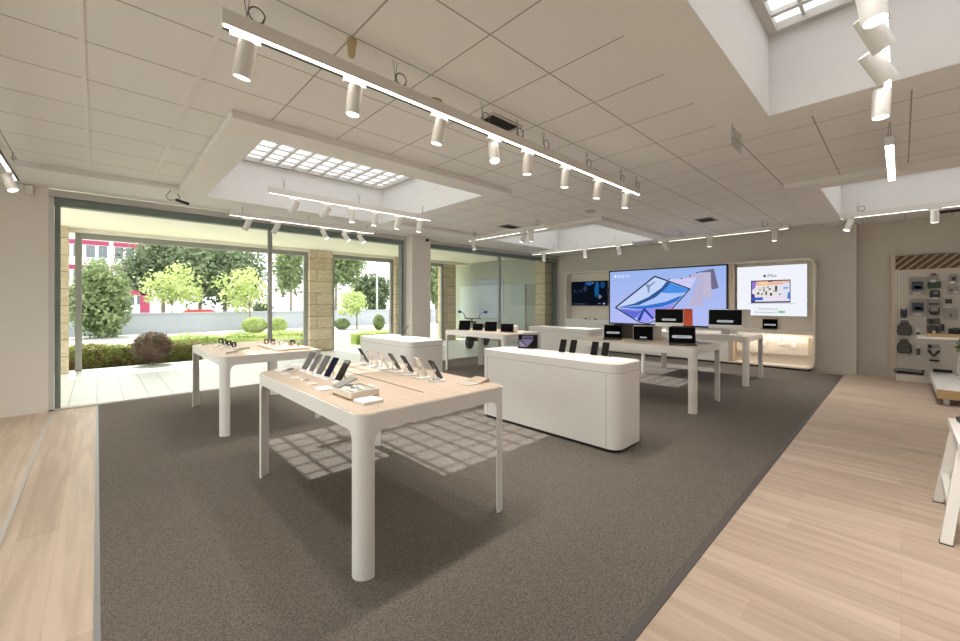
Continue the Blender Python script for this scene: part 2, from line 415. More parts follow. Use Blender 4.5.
# storefronts
def storefront(name, x0, x1, mull):
    w = group_struct(name)
    Y = YW + 0.02
    bm = BM(); box(bm, x0, x1, Y, Y + 0.16, 2.95, 3.06); box(bm, x0, x1, Y + 0.04, Y + 0.16, 3.06, 3.17)
    struct('shutter_box', bev(bm, 0.006, 1), 'green_metal', w, smooth=False)
    bm = BM(); box(bm, x0, x1, YW - 0.0, YW + 0.05, 3.065, 3.165); struct('head_rail', bm, 'alu', w, smooth=False)
    for s, xa in ((1, x0), (-1, x1)):
        a, b = sorted((xa, xa + s * 0.055)); bm = BM(); box(bm, a, b, YW, YW + 0.03, 0, 3.06)
        for k in range(14):
            cyl(bm, ((a + b) / 2, YW - 0.002, 0.12 + k * 0.22), ((a + b) / 2, YW + 0.004, 0.12 + k * 0.22), 0.006, n=8)
        struct('guide_rail', bm, 'alu', w, smooth=False)
        a, b = sorted((xa + s * 0.058, xa + s * 0.115)); bm = BM(); box(bm, a, b, YW + 0.03, YW + 0.17, 0, 2.95)
        struct('jamb', bm, 'green_metal', w, smooth=False)
    bm = BM(); box(bm, x0, x1, YW, YW + 0.12, 0, 0.022)
    k = x0 + 0.3
    while k < x1 - 0.1:
        cyl(bm, (k, YW + 0.03, 0.02), (k, YW + 0.03, 0.026), 0.012, n=8); k += 0.6
    struct('threshold', bm, 'alu', w, smooth=False)
    bm = BM(); box(bm, mull - 0.035, mull + 0.035, YW + 0.09, YW + 0.15, 0.02, 2.95); struct('mullion', bm, 'grey_metal', w, smooth=False)
    for a, b in ((x0 + 0.115, mull - 0.035), (mull + 0.035, x1 - 0.115)):
        bm = BM(); box(bm, a, b, YW + 0.118, YW + 0.126, 0.02, 2.95); struct('pane', bm, 'glass', w, smooth=False)
storefront('window_5', -0.5, 5.47, 2.43)
storefront('window_6', 6.02, 11.80, 8.90)

# porch
bm = BM(); box(bm, -4, 14, YW + 0.2, 13.0, -0.12, 0.0); struct('porch_floor', bm, 'porch_tile', smooth=False)
bm = BM(); box(bm, -4, 14, YW + 0.2, 13.15, 3.22, 3.4); box(bm, -4, 14, 12.75, 13.15, 3.13, 3.22); box(bm, 9.3, 14, 13.15, 14.3, 3.22, 3.4); struct('porch_ceiling', bm, 'porch_ceiling', smooth=False)  # last box: roof extension added to keep sun off the end wall
for i, (a, b, c, d) in enumerate([(-1.0, -0.46, 12.55, 12.95), (4.79, 5.52, 12.7, 13.05), (7.86, 8.7, 12.7, 13.05), (10.22, 10.9, 12.9, 13.25), (11.30, 12.4, 8.57, 8.985)]):
    bm = BM(); box(bm, a, b, c, d, 0, 3.215); struct('porch_column', bm, 'stone', smooth=False)
bm = BM(); box(bm, 11.62, 13.4, 8.99, 13.9, 0, 3.215); we = struct('wall_porch', bm, 'grey_render', smooth=False)
bm = BM(); box(bm, 11.58, 11.62, 9.7, 13.4, 0.05, 2.25); struct('blue_grey_slab', bm, 'blue_slab', we, smooth=False)  # paler blue-grey slab over the lower part of the end wall
for j, (a, b) in enumerate([(-0.36, 4.78), (5.53, 7.85), (8.72, 10.2)]):
    bm = BM(); Y = 12.84
    box(bm, a, b, Y, Y + 0.1, 3.0, 3.125); box(bm, a, a + 0.11, Y, Y + 0.1, 0, 3.0); box(bm, b - 0.11, b, Y, Y + 0.1, 0, 3.0)
    struct('porch_frame', bev(bm, 0.005, 1), 'grey_metal', smooth=False)

# ------------------------------------------------------------------ outside
bm = BM(); box(bm, -60, 90, 13.0, 21.5, -0.2, -0.03); struct('lawn', bm, 'lawn', smooth=False)
bm = BM(); box(bm, -60, 90, 21.5, 26.7, -0.2, -0.03); box(bm, -60, 90, 26.7, 110, -0.8, -0.45); struct('road', bm, 'asphalt', smooth=False)

def leaves(bm, c, rad, n, s, rnd, shell=0.55):
    for _ in range(n):
        while True:
            p = Vector((rnd.uniform(-1, 1), rnd.uniform(-1, 1), rnd.uniform(-1, 1)))
            if 0.05 < p.length <= 1: break
        p = p.normalized() * (shell + (1 - shell) * rnd.random() ** 0.7)
        q = Vector((c[0] + p.x * rad[0], c[1] + p.y * rad[1], c[2] + p.z * rad[2]))
        nrm = (p + Vector((rnd.uniform(-1, 1), rnd.uniform(-1, 1), rnd.uniform(-.6, 1))) * 0.9).normalized()
        u = nrm.orthogonal().normalized(); u = Matrix.Rotation(rnd.uniform(0, 6.28), 3, nrm) @ u; w = nrm.cross(u)
        a = s * rnd.uniform(0.6, 1.3); b = a * 0.55
        bm.faces.new([bm.verts.new(q + x) for x in (u * a, w * b, -u * a, -w * b)])

def clumped(bm, c, rad, nclump, per, s, rnd, cr=0.42):
    """many overlapping leaf clumps that fill an ellipsoid crown unevenly"""
    leaves(bm, c, (rad[0] * .72, rad[1] * .72, rad[2] * .72), nclump * per // 2, s * 1.2, rnd, 0.2)
    for _ in range(nclump):
        while True:
            p = Vector((rnd.uniform(-1, 1), rnd.uniform(-1, 1), rnd.uniform(-1, 1)))
            if 0.3 < p.length <= 1: break
        p = p.normalized() * rnd.uniform(0.55, 0.85)
        k = cr * rnd.uniform(0.6, 1.15)
        leaves(bm, (c[0] + p.x * rad[0], c[1] + p.y * rad[1], c[2] + p.z * rad[2]), (rad[0] * k, rad[1] * k, rad[2] * k), per, s, rnd, 0.4)

def tree(name, label, cat, x, y, crowns, m, trunk, tr=0.06, nc=48, per=75, s=0.10, seed=1, group=None, lean=0.0):
    rnd = random.Random(seed)
    zg = -0.04 if y < 26.5 else -.45
    t = thing(name, label, cat, (x, y, zg), 0, group)
    bm = BM()
    crowns = [((c[0], c[1], c[2] - .04 - zg), r_) for c, r_ in crowns]; trunk = trunk - .04 - zg if trunk else 0
    for c, rad in crowns: clumped(bm, c, rad, nc, per, s, rnd)
    obj('foliage', bm, m, t, smooth=False)
    if trunk > 0:
        bm = BM(); tube(bm, [(0, 0, 0), (lean * .3, 0.02, trunk * .5), (lean, 0, trunk), (lean * 1.1, 0.03, trunk * 1.35)], [tr, tr * .85, tr * .6, tr * .2], 8)
        c, rad = crowns[0]
        for k in range(4):
            a = k * 1.7 + seed
            tube(bm, [(lean * .8, 0, trunk * .85), (lean + math.cos(a) * rad[0] * .3, math.sin(a) * rad[1] * .3, c[2]), (c[0] + math.cos(a) * rad[0] * .6, c[1] + math.sin(a) * rad[1] * .6, c[2] + rad[2] * .35)], [tr * .5, tr * .3, tr * .1], 6)
        obj('trunk', bm, 'bark', t)
    return t

def at(u, d):  # a spot on the ground seen at column u, at depth d
    k = (u - 480) / F_; return d * (CA + k * SA), d * (SA - k * CA)
def hz(v, d): return H_ + (Y0 - v) * d / F_

def tree_at(name, label, cat, u, d, cu, cv, ru, rv, m, trunk=True, **kw):
    x, y = at(u, d); cx, cy = at(cu, d)
    rx = ru * d / F_; rz = rv * d / F_
    tree(name, label, cat, x, y, [((cx - x, cy - y, hz(cv, d) + 0.04), (rx, rx, rz))], m, (hz(cv, d) - rz * .6) if trunk else 0, **kw)

G1 = 'trees across the street'
tree_at('conical_shrub', 'tall pale green cone-shaped shrub at the left of the big shop window', 'shrub', 100, 18, 99, 300, 25, 40, 'leaf_mid', False, seed=3, s=0.10, nc=70, per=90)
tree_at('young_tree', 'slender lime green tree beside the tall conical shrub', 'tree', 172, 21.5, 176, 286, 33, 22, 'leaf_lime', tr=0.05, seed=5, s=0.10, nc=24, per=38)
tree_at('young_tree', 'lime green tree just left of the grey window post', 'tree', 250, 22.5, 245, 289, 28, 24, 'leaf_lime', tr=0.05, seed=8, s=0.10, nc=22, per=38)
tree_at('street_tree', 'dark green tree rising behind the pale street building corner', 'tree', 163, 38, 160, 268, 35, 31, 'leaf_dark', tr=0.2, seed=11, s=0.20, group=G1)
tree_at('street_tree', 'broad dark green tree behind the two lime green trees', 'tree', 225, 40, 222, 272, 52, 36, 'leaf_dark', tr=0.22, seed=12, s=0.24, nc=64, group=G1)
tree_at('street_tree', 'mid green tree whose crown fills the top left of the window', 'tree', 200, 44, 192, 250, 44, 24, 'leaf_mid', tr=0.22, seed=13, s=0.22, group=G1)
tree_at('street_tree', 'leafy green tree right of the grey window post', 'tree', 291, 27, 289, 263, 17, 34, 'leaf_mid', tr=0.10, seed=14, s=0.15, nc=34, per=60, group=G1)
tree_at('street_tree', 'bright green tree beside the stone column in the second opening', 'tree', 336, 30, 339, 262, 24, 28, 'leaf_mid', tr=0.12, seed=15, s=0.14, group=G1)
tree_at('young_tree', 'yellow green tree in the second porch opening', 'tree', 357, 24, 352, 303, 20, 15, 'leaf_lime', tr=0.05, seed=16, s=0.09, nc=20, per=35)
tree_at('street_tree', 'dark tree beyond the white street wall near the lamp post', 'tree', 373, 42, 372, 293, 20, 20, 'leaf_dark', tr=0.2, seed=17, s=0.2, group=G1)
tree_at('street_tree', 'pale green tree glimpsed left of the grey end wall', 'tree', 437, 30, 437, 280, 11, 30, 'leaf_mid', tr=0.1, seed=18, s=0.14, group=G1)
tree_at('low_shrub', 'small dark shrub against the white wall behind the round topiaries', 'shrub', 262, 30, 262, 308, 10, 6, 'leaf_dark', True, seed=19, s=0.08, nc=12)

def hedge(label, x0, x1, y0, y1, h, m, seed, s=0.035, n=2600):
    rnd = random.Random(seed); bm = BM()
    for _ in range(n):
        a, b, c = rnd.random(), rnd.random(), rnd.random()
        f = rnd.random()
        if f < .55: b = 0.02 + 0.12 * rnd.random()
        elif f < .9: c = 1 - 0.1 * rnd.random()
        bx = x0 + (x1 - x0) * a; hh = h * (0.86 + 0.14 * math.sin(bx * 2.3 + seed) ** 2)
        leaves(bm, (bx, y0 + (y1 - y0) * b, hh * c), (0.03, 0.03, 0.03), 1, s, rnd)
    box(bm, x0 + .05, x1 - .05, y0 + .12, y1 - .1, -.04, h * .8)
    return tag(obj('hedge', bm, m, smooth=False), label, 'hedge')
hedge('clipped reddish green hedge at the left along the porch edge', -0.6, 2.15, 13.25, 14.1, 0.52, 'leaf_red', 2, n=3600)
hedge('clipped yellow green hedge along the porch edge behind the watch table', 2.6, 4.9, 13.25, 14.2, 0.46, 'leaf_lime', 4)
hedge('long lime green hedge on the lawn behind the round brown bush', 1.6, 6.5, 15.4, 16.4, 0.5, 'leaf_lime', 6, n=2600, s=0.05)
hedge('low green hedge seen through the second porch opening', 7.0, 9.2, 14.0, 14.7, 0.42, 'leaf_lime', 9, n=1500)
def ball(name, label, u, d, v0, v1, w, m, seed, s):
    x, y = at(u, d); top = hz(v0, d); bot = max(0.02, hz(v1, d)); r = w / 2 * d / F_
    rnd = random.Random(seed); bm = BM()
    leaves(bm, (0, 0, (top + bot) / 2), (r, r, (top - bot) / 2), 2600, s, rnd, 0.82)
    ell(bm, (0, 0, (top + bot) / 2), r * .85, r * .85, (top - bot) / 2 * .85)
    t = thing(name, label, 'shrub', (x, y, -0.03)); obj('foliage', bm, m, t, smooth=False)
    bm = BM(); cyl(bm, (0, 0, 0), (0, 0, (top + bot) / 2), 0.04, n=8); obj('trunk', bm, 'bark', t)
ball('round_bush', 'round clipped brownish bush rising from the hedge beside the porch', 152.5, 9.95, 330, 361, 33, 'leaf_brown', 21, 0.026)
ball('round_topiary', 'larger bright green round topiary left of the grey window post', 254.5, 20.5, 316.5, 333, 23, 'leaf_lime', 22, 0.05)
ball('round_topiary', 'smaller bright green round topiary right of the grey window post', 277.5, 20.8, 317, 332, 18, 'leaf_lime', 23, 0.05)
ball('round_shrub', 'pale green rounded shrub in front of the white street wall', 342, 23.5, 318, 331, 15, 'leaf_mid', 24, 0.06)
ball('upright_shrub', 'narrow dark green upright shrub beside the street lamp', 379, 23, 314, 330, 11, 'leaf_mid', 25, 0.06)

x0, _ = at(60, 22); bm = BM(); box(bm, -20, 60, 26.6, 26.85, -0.05, 0.98); box(bm, -20, 60, 26.55, 26.9, 0.94, 1.02)
tag(obj('street_wall', bm, 'ext_white', smooth=False), 'long low white street wall beyond the lawn', 'wall', kind='structure')

# building
b = thing('office_building', 'white building with crimson bands and rows of windows across the street', 'building', (-16, 64, -.45))
bm = BM(); box(bm, 0, 20.4, 0, 12, 0, 14); obj('wall', bm, 'bld_white', b, smooth=False)
for z in (3.2, 5.75, 8.6):
    for xa, xb in ((0, 17.0), (17.4, 20.4)):
        bm = BM(); box(bm, xa, xb, -0.12, 0, z, z + 0.5); obj('band', bm, 'bld_pink', b, smooth=False)
    for k in range(9):
        x = 16.05 - k * 1.02 if k < 6 else 17.45 + (k - 6) * 1.0
        bm = BM(); box(bm, x, x + .06, -.07, 0, z - 1.5, z); box(bm, x + .8, x + .86, -.07, 0, z - 1.5, z); box(bm, x + .06, x + .8, -.07, 0, z - 1.5, z - 1.44); box(bm, x + .06, x + .8, -.07, 0, z - .06, z)
        f = obj('window', bm, 'bld_white', b, smooth=False)
        bm = BM(); box(bm, x + .06, x + .42, -.05, -.001, z - 1.44, z - .06); box(bm, x + .45, x + .8, -.05, -.001, z - 1.44, z - .06); obj('pane', bm, 'bld_glass', f, smooth=False)
x, y = at(145, 30)
t = thing('crimson_gate', 'crimson post and beam of the building entrance behind the lime tree', 'gate', (x, y, 0))
bm = BM(); box(bm, -0.28, 0.28, -.15, .15, -.04, 2.35); obj('post', bm, 'bld_pink', t, smooth=False)
bm = BM(); box(bm, -4, 0.28, -.15, .15, 2.1, 2.35); obj('beam', bm, 'bld_pink', t, smooth=False)
x, y = at(204, 33)
t = thing('car', 'red car parked beyond the white street wall', 'car', (x, y, -.45))
bm = BM(); loft(bm, [[(-2.1, s, .35), (-2.1, s, .8), (-1.9, s, .95), (-1.0, s, 1.0), (1.2, s, 1.0), (2.0, s, .9), (2.15, s, .7), (2.1, s, .35)] for s in (-.85, .85)]); obj('body', bev(bm, .05), 'red', t)
bm = BM(); loft(bm, [[(-1.7, s * .95, .98), (-1.1, s * .8, 1.45), (.4, s * .8, 1.45), (1.2, s * .95, .98)] for s in (-.8, .8)]); obj('cabin', bev(bm, .05), 'red', t)
for sx in (-1.3, 1.35):
    for sy in (-.8, .8):
        bm = BM(); cyl(bm, (sx, sy - .1, .3), (sx, sy + .1, .3), .33, n=20); obj('wheel', bm, 'black', t)
x, y = at(377, 24)
t = thing('street_lamp', 'tall pale street lamp post in the second porch opening', 'street lamp', (x, y, 0))
bm = BM(); cyl(bm, (0, 0, -.04), (0, 0, 4.6), .07, .045, 10); obj('pole', bm, 'ext_white', t)
bm = BM(); tube(bm, [(0, 0, 4.6), (-.1, 0, 4.8), (-.6, 0, 4.9)], .035, 8); box(bm, -1.0, -.55, -.1, .1, 4.86, 4.95); obj('lamp_head', bm, 'ext_white', t)

# scooter parked on the porch
sx, sz = on_y(478, 321, 10.2)
t = thing('motor_scooter', 'black scooter with curved mirrors parked on the porch behind the tablet table', 'scooter', (sx, 10.2, 0), R(20))
for wx in (-0.62, 0.62):
    bm = BM(); cyl(bm, (wx, -.05, .23), (wx, .05, .23), .23, n=24); cyl(bm, (wx, -.055, .23), (wx, .055, .23), .13, n=16); obj('wheel', bm, 'black', t)
bm = BM(); loft(bm, [[(-.1, s * w, .3), (.15, s * w, .62), (.8, s * w, .7), (.85, s * w, .55), (.3, s * w, .27)] for s, w in ((-1, .14), (1, .14))]); obj('body', bev(bm, .03), 'black', t)
bm = BM(); loft(bm, [[(-.45, s * .18, .25), (-.62, s * .16, .55), (-.5, s * .14, .92), (-.42, s * .14, .92), (-.36, s * .16, .3), (-.1, s * .14, .24), (-.1, s * .14, .2)] for s in (-1, 1)]); obj('leg_shield', bev(bm, .02), 'grey_fabric', t)
bm = BM(); loft(bm, [[(.1, s * .13, .66), (.2, s * .14, .76), (.75, s * .13, .78), (.82, s * .1, .7)] for s in (-1, 1)]); obj('seat', bev(bm, .03), 'black', t)
bm = BM(); tube(bm, [(-.4, -.32, 1.02), (-.47, -.1, 1.0), (-.47, .1, 1.0), (-.4, .32, 1.02)], .018, 8); cyl(bm, (-.47, 0, .8), (-.47, 0, 1.0), .03); obj('handlebar', bm, 'black', t)
for s in (-1, 1):
    bm = BM(); tube(bm, [(-.43, s * .25, 1.02), (-.45, s * .3, 1.14), (-.43, s * .4, 1.22), (-.42, s * .48, 1.22)], .011, 8); ell(bm, (-.42, s * .5, 1.23), .02, .075, .05); obj('mirror', bm, 'black', t)
bm = BM(); cyl(bm, (-.6, 0, .78), (-.52, 0, .78), .10, .11, 20); obj('headlight', bm, 'grey_metal', t)

# ------------------------------------------------------------------ display tables
def leg_section(s, r=0.075):
    pts = [(s, 0.004), (s - .003, 0.014), (0.014, s - .003), (0.004, s)]
    for i in range(9):
        a = R(180 + 90 * i / 8); pts.append((r + r * math.cos(a), r + r * math.sin(a)))
    return pts

def display_table(label, x0, x1, y0, y1, top='oak', slot=True, h=0.92, group='white display tables on the carpet'):
    t = thing('display_table', label, 'table', ((x0 + x1) / 2, (y0 + y1) / 2, 0.006), 0, group)
    a, b = (x1 - x0) / 2, (y1 - y0) / 2
    h -= 0.006; zb = h - 0.1
    bm = BM(); o = rrect(-a, a, -b, b, 0.075, 8); i = rrect(-a + .03, a - .03, -b + .03, b - .03, 0.045, 8)
    ring_prism(bm, o, i, zb, h - 0.004); obj('apron', bm, 'white', t)
    for sx in (-1, 1):
        for sy in (-1, 1):
            bm = BM(); rings = []
            for z, s in ((0, .096), (zb - .07, .096), (zb - .035, .103), (zb - .015, .118), (zb, .15)):
                rings.append([(sx * (-a + px), sy * (-b + py), z) for px, py in leg_section(s)])
            loft(bm, rings); obj('leg', bm, 'white', t)
    bm = BM(); prism(bm, rrect(-a + .008, a - .008, -b + .008, b - .008, .068, 8), h - 0.03, h); tp = obj('tabletop', bm, top, t)
    if slot:
        bm = BM(); box(bm, -.006, .006, -b * .76, b * .55, h - .002, h + .0012); obj('cable_slot', bm, 'slot', tp, 'dark cable slot', smooth=False)
    return t
display_table('front white phone table with oak top nearest the camera', 1.035, 2.22, 2.04, 3.965, h=.93)
display_table('white watch table with oak top near the big left window', 1.02, 2.19, 5.36, 7.3, slot=False)
display_table('white tablet table in front of the grey-green outside wall', 5.78, 6.95, 5.35, 7.25, 'oak_light', False)
display_table('white laptop table just behind the white phone island', 5.95, 7.11, 1.95, 3.97, 'oak_light', False)
display_table('white desktop computer table nearest the big wall screen', 8.63, 9.83, 1.93, 3.95, 'oak_light', False)

def island(label, x0, x1, y0, y1, h=0.913, r=0.11):
    t = thing('display_island', label, 'counter', ((x0 + x1) / 2, (y0 + y1) / 2, 0.006), 0, 'white block counters on the carpet')
    a, b = (x1 - x0) / 2, (y1 - y0) / 2; h -= .006
    bm = BM(); prism(bm, rrect(-a + .03, a - .03, -b + .03, b - .03, r - .02, 6), 0, .035); obj('plinth', bm, 'black', t, 'black recessed plinth')
    bm = BM(); prism(bm, rrect(-a, a, -b, b, r, 10), .035, h - .092); obj('body', bm, 'white', t)
    bm = BM(); prism(bm, rrect(-a + .004, a - .004, -b + .004, b - .004, r, 10), h - .093, h - .087); obj('shadow_gap', bm, 'seam', t)
    bm = BM(); prism(bm, rrect(-a, a, -b, b, r, 10), h - .088, h); tp = obj('top', bm, 'white', t)
    for (xx, yy) in ((-a - .0006, -b + r + .01), (-a - .0006, b - r - .01)):
        bm = BM(); box(bm, xx, xx + .002, yy - .0015, yy + .0015, .035, h - .095); obj('panel_joint', bm, 'seam', t, smooth=False)
    bm = BM(); prism(bm, rrect(-a + .06, a - .06, -b + .12, b - .12, .03, 5), h - .002, h + .0015); obj('worktop_inlay', bm, 'paper', tp)
    return t
island('large white island counter with four phones in the middle of the shop', 3.80, 4.38, 1.97, 3.97, r=.12)
island('white island counter behind the front phone table near the pillar', 3.63, 4.34, 5.42, 7.2)
island('white island counter near the far left corner of the shop', 8.32, 8.95, 5.0, 6.9)

# ------------------------------------------------------------------ devices
TB = 0.9315
def phone_stand(x, y, rz, label, z=TB, group='phone stands on the front table'):
    t = thing('phone_stand', label, 'phone stand', (x, y, z), rz, group)
    bm = BM(); prism(bm, rrect(-.06, .06, -.055, .065, .035, 5), 0, .012); obj('base', bev(bm, .003, 1), 'paper', t)
    bm = BM(); cyl(bm, (0, .04, .012), (0, .034, .07), .004, n=8); cyl(bm, (0, .034, .07), (0, .0205, .0925), .009, .016, n=12); obj('stem', bm, 'silver', t)
    bm = BM(); box(bm, -.02, .02, -.034, -.022, .012, .022); obj('rest', bm, 'paper', t, smooth=False)
    return t
def phone(x, y, rz, label, back='black', z=TB, group='phones on the front table', lean=32, scr='screen'):
    t = thing('phone', label, 'phone', (x, y, z), rz, group)
    mx = Matrix.Translation((0, -.026, .0235)) @ Matrix.Rotation(R(-lean), 4, 'X')
    def pl(x0, x1, y0, y1, z0, z1, r):
        bm = BM(); loft(bm, [[(px, yy, pz) for px, pz in rrect(x0, x1, z0, z1, r, 4)] for yy in (y0, y1)])
        for v in bm.verts: v.co = mx @ v.co
        return bm
    obj('body', pl(-.040, .040, -.004, .004, 0, .168, .011), back, t)
    obj('screen', pl(-.037, .037, -.0048, -.0039, .003, .165, .009), scr, t)
    cb = obj('camera_bump', pl(.002, .037, .0039, .006, .126, .164, .009), back, t)
    bm = BM()
    for cx, cz in ((.012, .154), (.028, .154), (.020, .136)):
        cyl(bm, mx @ Vector((cx, .006, cz)), mx @ Vector((cx, .0085, cz)), .006, n=10)
    obj('lens', bm, 'dark_metal', cb)
    return t
M['grey_reflection'] = glow('grey_reflection', (.20, .185, .165), SC); M['navy_reflection'] = glow('navy_reflection', (.02, .022, .04), SC)  # glow painted into phone screens for reflections of the bright room
rowL = ['grey phone at the back end of the left phone row', 'second phone from the back of the left phone row', 'middle phone of the left row on the front table', 'dark blue phone in the left row second from the tray box', 'black phone at the near end of the left row beside the tray box']
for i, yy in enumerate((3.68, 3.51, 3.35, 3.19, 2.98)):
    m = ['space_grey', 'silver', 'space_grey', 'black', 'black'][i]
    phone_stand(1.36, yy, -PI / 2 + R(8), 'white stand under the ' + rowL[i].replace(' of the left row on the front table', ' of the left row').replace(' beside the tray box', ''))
    phone(1.36, yy, -PI / 2 + R(8), rowL[i], m, scr=['grey_reflection', 'grey_reflection', 'grey_reflection', 'navy_reflection', 'screen'][i])
rowR = [('black', 'black phone at the far back end of the right phone row'), ('cream', 'second phone from the back of the right row, white back'), ('cream', 'white phone third from the back of the right row'),
        ('space_grey', 'grey middle phone of the right row on the front table'), ('black', 'black phone third from the near end of the right row'),
        ('cream', 'white phone second from the near end of the right row'), ('black', 'black phone at the near end of the right row by the table edge')]
for i, yy in enumerate((3.70, 3.50, 3.31, 3.12, 2.92, 2.72, 2.52)):
    phone_stand(1.94, yy, PI / 2 - R(6), 'white stand under the ' + rowR[i][1].replace(' on the front table', '').replace(' by the table edge', '').replace(', white back', ''))
    phone(1.94, yy, PI / 2 - R(6), rowR[i][1], rowR[i][0])
isl = ['phone farthest left of the four on the white island', 'phone second from the left on the white island', 'third phone from the left on the white island', 'phone closest to the rounded corner of the white island']
for i, (xx, yy) in enumerate(((4.18, 2.90), (4.21, 2.77), (4.20, 2.47), (4.23, 2.35))):
    phone_stand(xx, yy, R(-78), 'white stand under the ' + isl[i], .9145, 'phone stands on the white island')
    phone(xx, yy, R(-78), 'black ' + isl[i], 'black', .9145, 'phones on the white island', 27)

TB = 0.9215
def tablet(x, y, rz, label, w=.25, h=.19, lean=22, z=TB, group=None, picture=False, name='tablet', back='space_grey'):
    t = thing(name, label, 'tablet', (x, y, z), rz, group)
    mx = Matrix.Translation((0, -.03, .012)) @ Matrix.Rotation(R(-lean), 4, 'X')
    def pl(x0, x1, y0, y1, z0, z1, r):
        bm = BM(); loft(bm, [[(px, yy, pz) for px, pz in rrect(x0, x1, z0, z1, r, 4)] for yy in (y0, y1)])
        for v in bm.verts: v.co = mx @ v.co
        return bm
    obj('body', pl(-w / 2, w / 2, -.004, .004, 0, h, .012), back, t)
    s = obj('screen', pl(-w / 2 + .008, w / 2 - .008, -.005, -.0039, .008, h - .008, .006), 'screen_matt', t)
    if picture:
        def tri(pts, m, nm):
            bm = BM(); loft(bm, [[mx @ Vector((px * w, yy, pz * h)) for px, pz in pts] for yy in (-.0062, -.0050)]); obj(nm, bm, m, s, smooth=False)
        tri([(-.44, .12), (-.44, .62), (-.05, .12)], glow('tab_lilac', (.50, .44, .62), .55 * SC), 'picture_shape')
        tri([(-.02, .12), (-.38, .66), (.28, .66)], glow('tab_mauve', (.42, .35, .55), .45 * SC), 'picture_shape')
        tri([(-.3, .72), (-.3, .9), (.25, .9), (.25, .72)], glow('tab_violet', (.25, .18, .36), .5 * SC), 'picture_shape')
    bm = BM(); box(bm, -.05, .05, -.05, .06, 0, .008); tube(bm, [(0, .05, .006), (0, .045, .06), mx @ Vector((0, .005, h * .5))], .006, 8); obj('stand', bm, 'silver', t)
    return t
tablet(4.24, 3.50, R(-52), 'tablet with a purple picture on the white island', .27, .20, 24, .9145, picture=True)
g = 'tablets on the tablet table'
tablet(5.97, 6.76, R(-58), 'black tablet at the far left end of the tablet table', .27, .225, 20, group=g)
tablet(6.13, 6.50, R(-58), 'smallest black tablet, second from the left on the tablet table', .23, .16, 24, group=g)
tablet(6.15, 6.11, R(-58), 'black tablet with orange specks, third on the tablet table', .27, .215, 20, group=g)
tablet(6.20, 5.68, R(-58), 'black tablet beside the white round speaker on the tablet table', .27, .185, 22, group=g)
bm = BM(); lathe(bm, [(.02, 0), (.06, .004), (.075, .03), (.078, .09), (.07, .135), (.05, .15), (.01, .153)], 20)
o = tag(obj('speaker', bm, 'cream'), 'white rounded speaker behind the right tablet on the tablet table', 'speaker'); o.location = (6.36, 5.62, TB)
tablet(4.22, 6.56, R(-123), 'slim dark tablet standing on the counter by the pillar', .17, .23, 38, .9145)

def laptop(x, y, rz, label, lid='space_grey', w=.32, h=.225, pill=True, rec=14, group='laptops on the laptop table', z=TB, pw=.52, ph=.07, pz=.42, deck=True):
    t = thing('laptop', label, 'laptop', (x, y, z), rz, group)
    bm = BM(); prism(bm, rrect(-w / 2, w / 2, -.215, .0, .012, 4), 0.001, .013); b_ = obj('base', bm, lid, t)
    bm = BM(); box(bm, -w / 2 + .02, w / 2 - .02, -.10, -.02, .0128, .0142); obj('keyboard', bm, 'black', b_, smooth=False)
    bm = BM(); prism(bm, rrect(-.055, .055, -.205, -.125, .006, 3), .0128, .0138); obj('trackpad', bm, 'grey_metal', b_)
    mx = Matrix.Translation((0, 0, .012)) @ Matrix.Rotation(R(-rec), 4, 'X')
    def pl(x0, x1, y0, y1, z0, z1, r):
        bm = BM(); loft(bm, [[(px, yy, pz_) for px, pz_ in rrect(x0, x1, z0, z1, r, 5)] for yy in (y0, y1)])
        for v in bm.verts: v.co = mx @ v.co
        return bm
    l_ = obj('lid', pl(-w / 2, w / 2, -.003, .005, 0, h, .012), lid, t)
    s = obj('screen', pl(-w / 2 + .006, w / 2 - .006, -.0038, -.0029, .006, h - .006, .008), 'screen_matt', t)
    if pill:
        obj('price_pill', pl(-w * pw / 2, w * pw / 2, -.0046, -.0037, h * pz - h * ph, h * pz + h * ph, h * ph * .98), 'pill', s, 'pale grey pill-shaped price line on the screen')
        obj('price_line', pl(-w * pw * .3, w * pw * .3, -.0050, -.0045, h * pz - h * .014, h * pz + h * .014, h * .013), 'pill_text', s)
    return t
M['pill'] = glow('pill_grey', (.42, .43, .45), SC)
M['pill_text'] = glow('pill_text', (.16, .17, .18), SC)
laptop(6.42, 3.42, R(-66), 'dark laptop facing the camera at the left end of the laptop table', w=.30, h=.235, pw=.72, pz=.42)
laptop(6.44, 2.90, R(-66), 'smallest laptop in the middle of the laptop table', 'silver', w=.31, h=.235, pw=.34, ph=.05, pz=.2)
laptop(6.36, 2.27, R(-66), 'largest dark laptop nearest the table corner on the laptop table', w=.36, h=.255, pw=.76, ph=.085, pz=.40)
laptop(6.72, 3.36, R(102), 'brown laptop with its lid back to us at the left end of the laptop table', w=.34, h=.26, pill=False)
laptop(6.73, 2.88, R(102), 'silver laptop facing away behind the middle laptop', 'silver', w=.32, h=.235, pill=False)
laptop(6.74, 2.38, R(102), 'dark laptop facing away behind the largest laptop', w=.34, h=.25, pill=False)

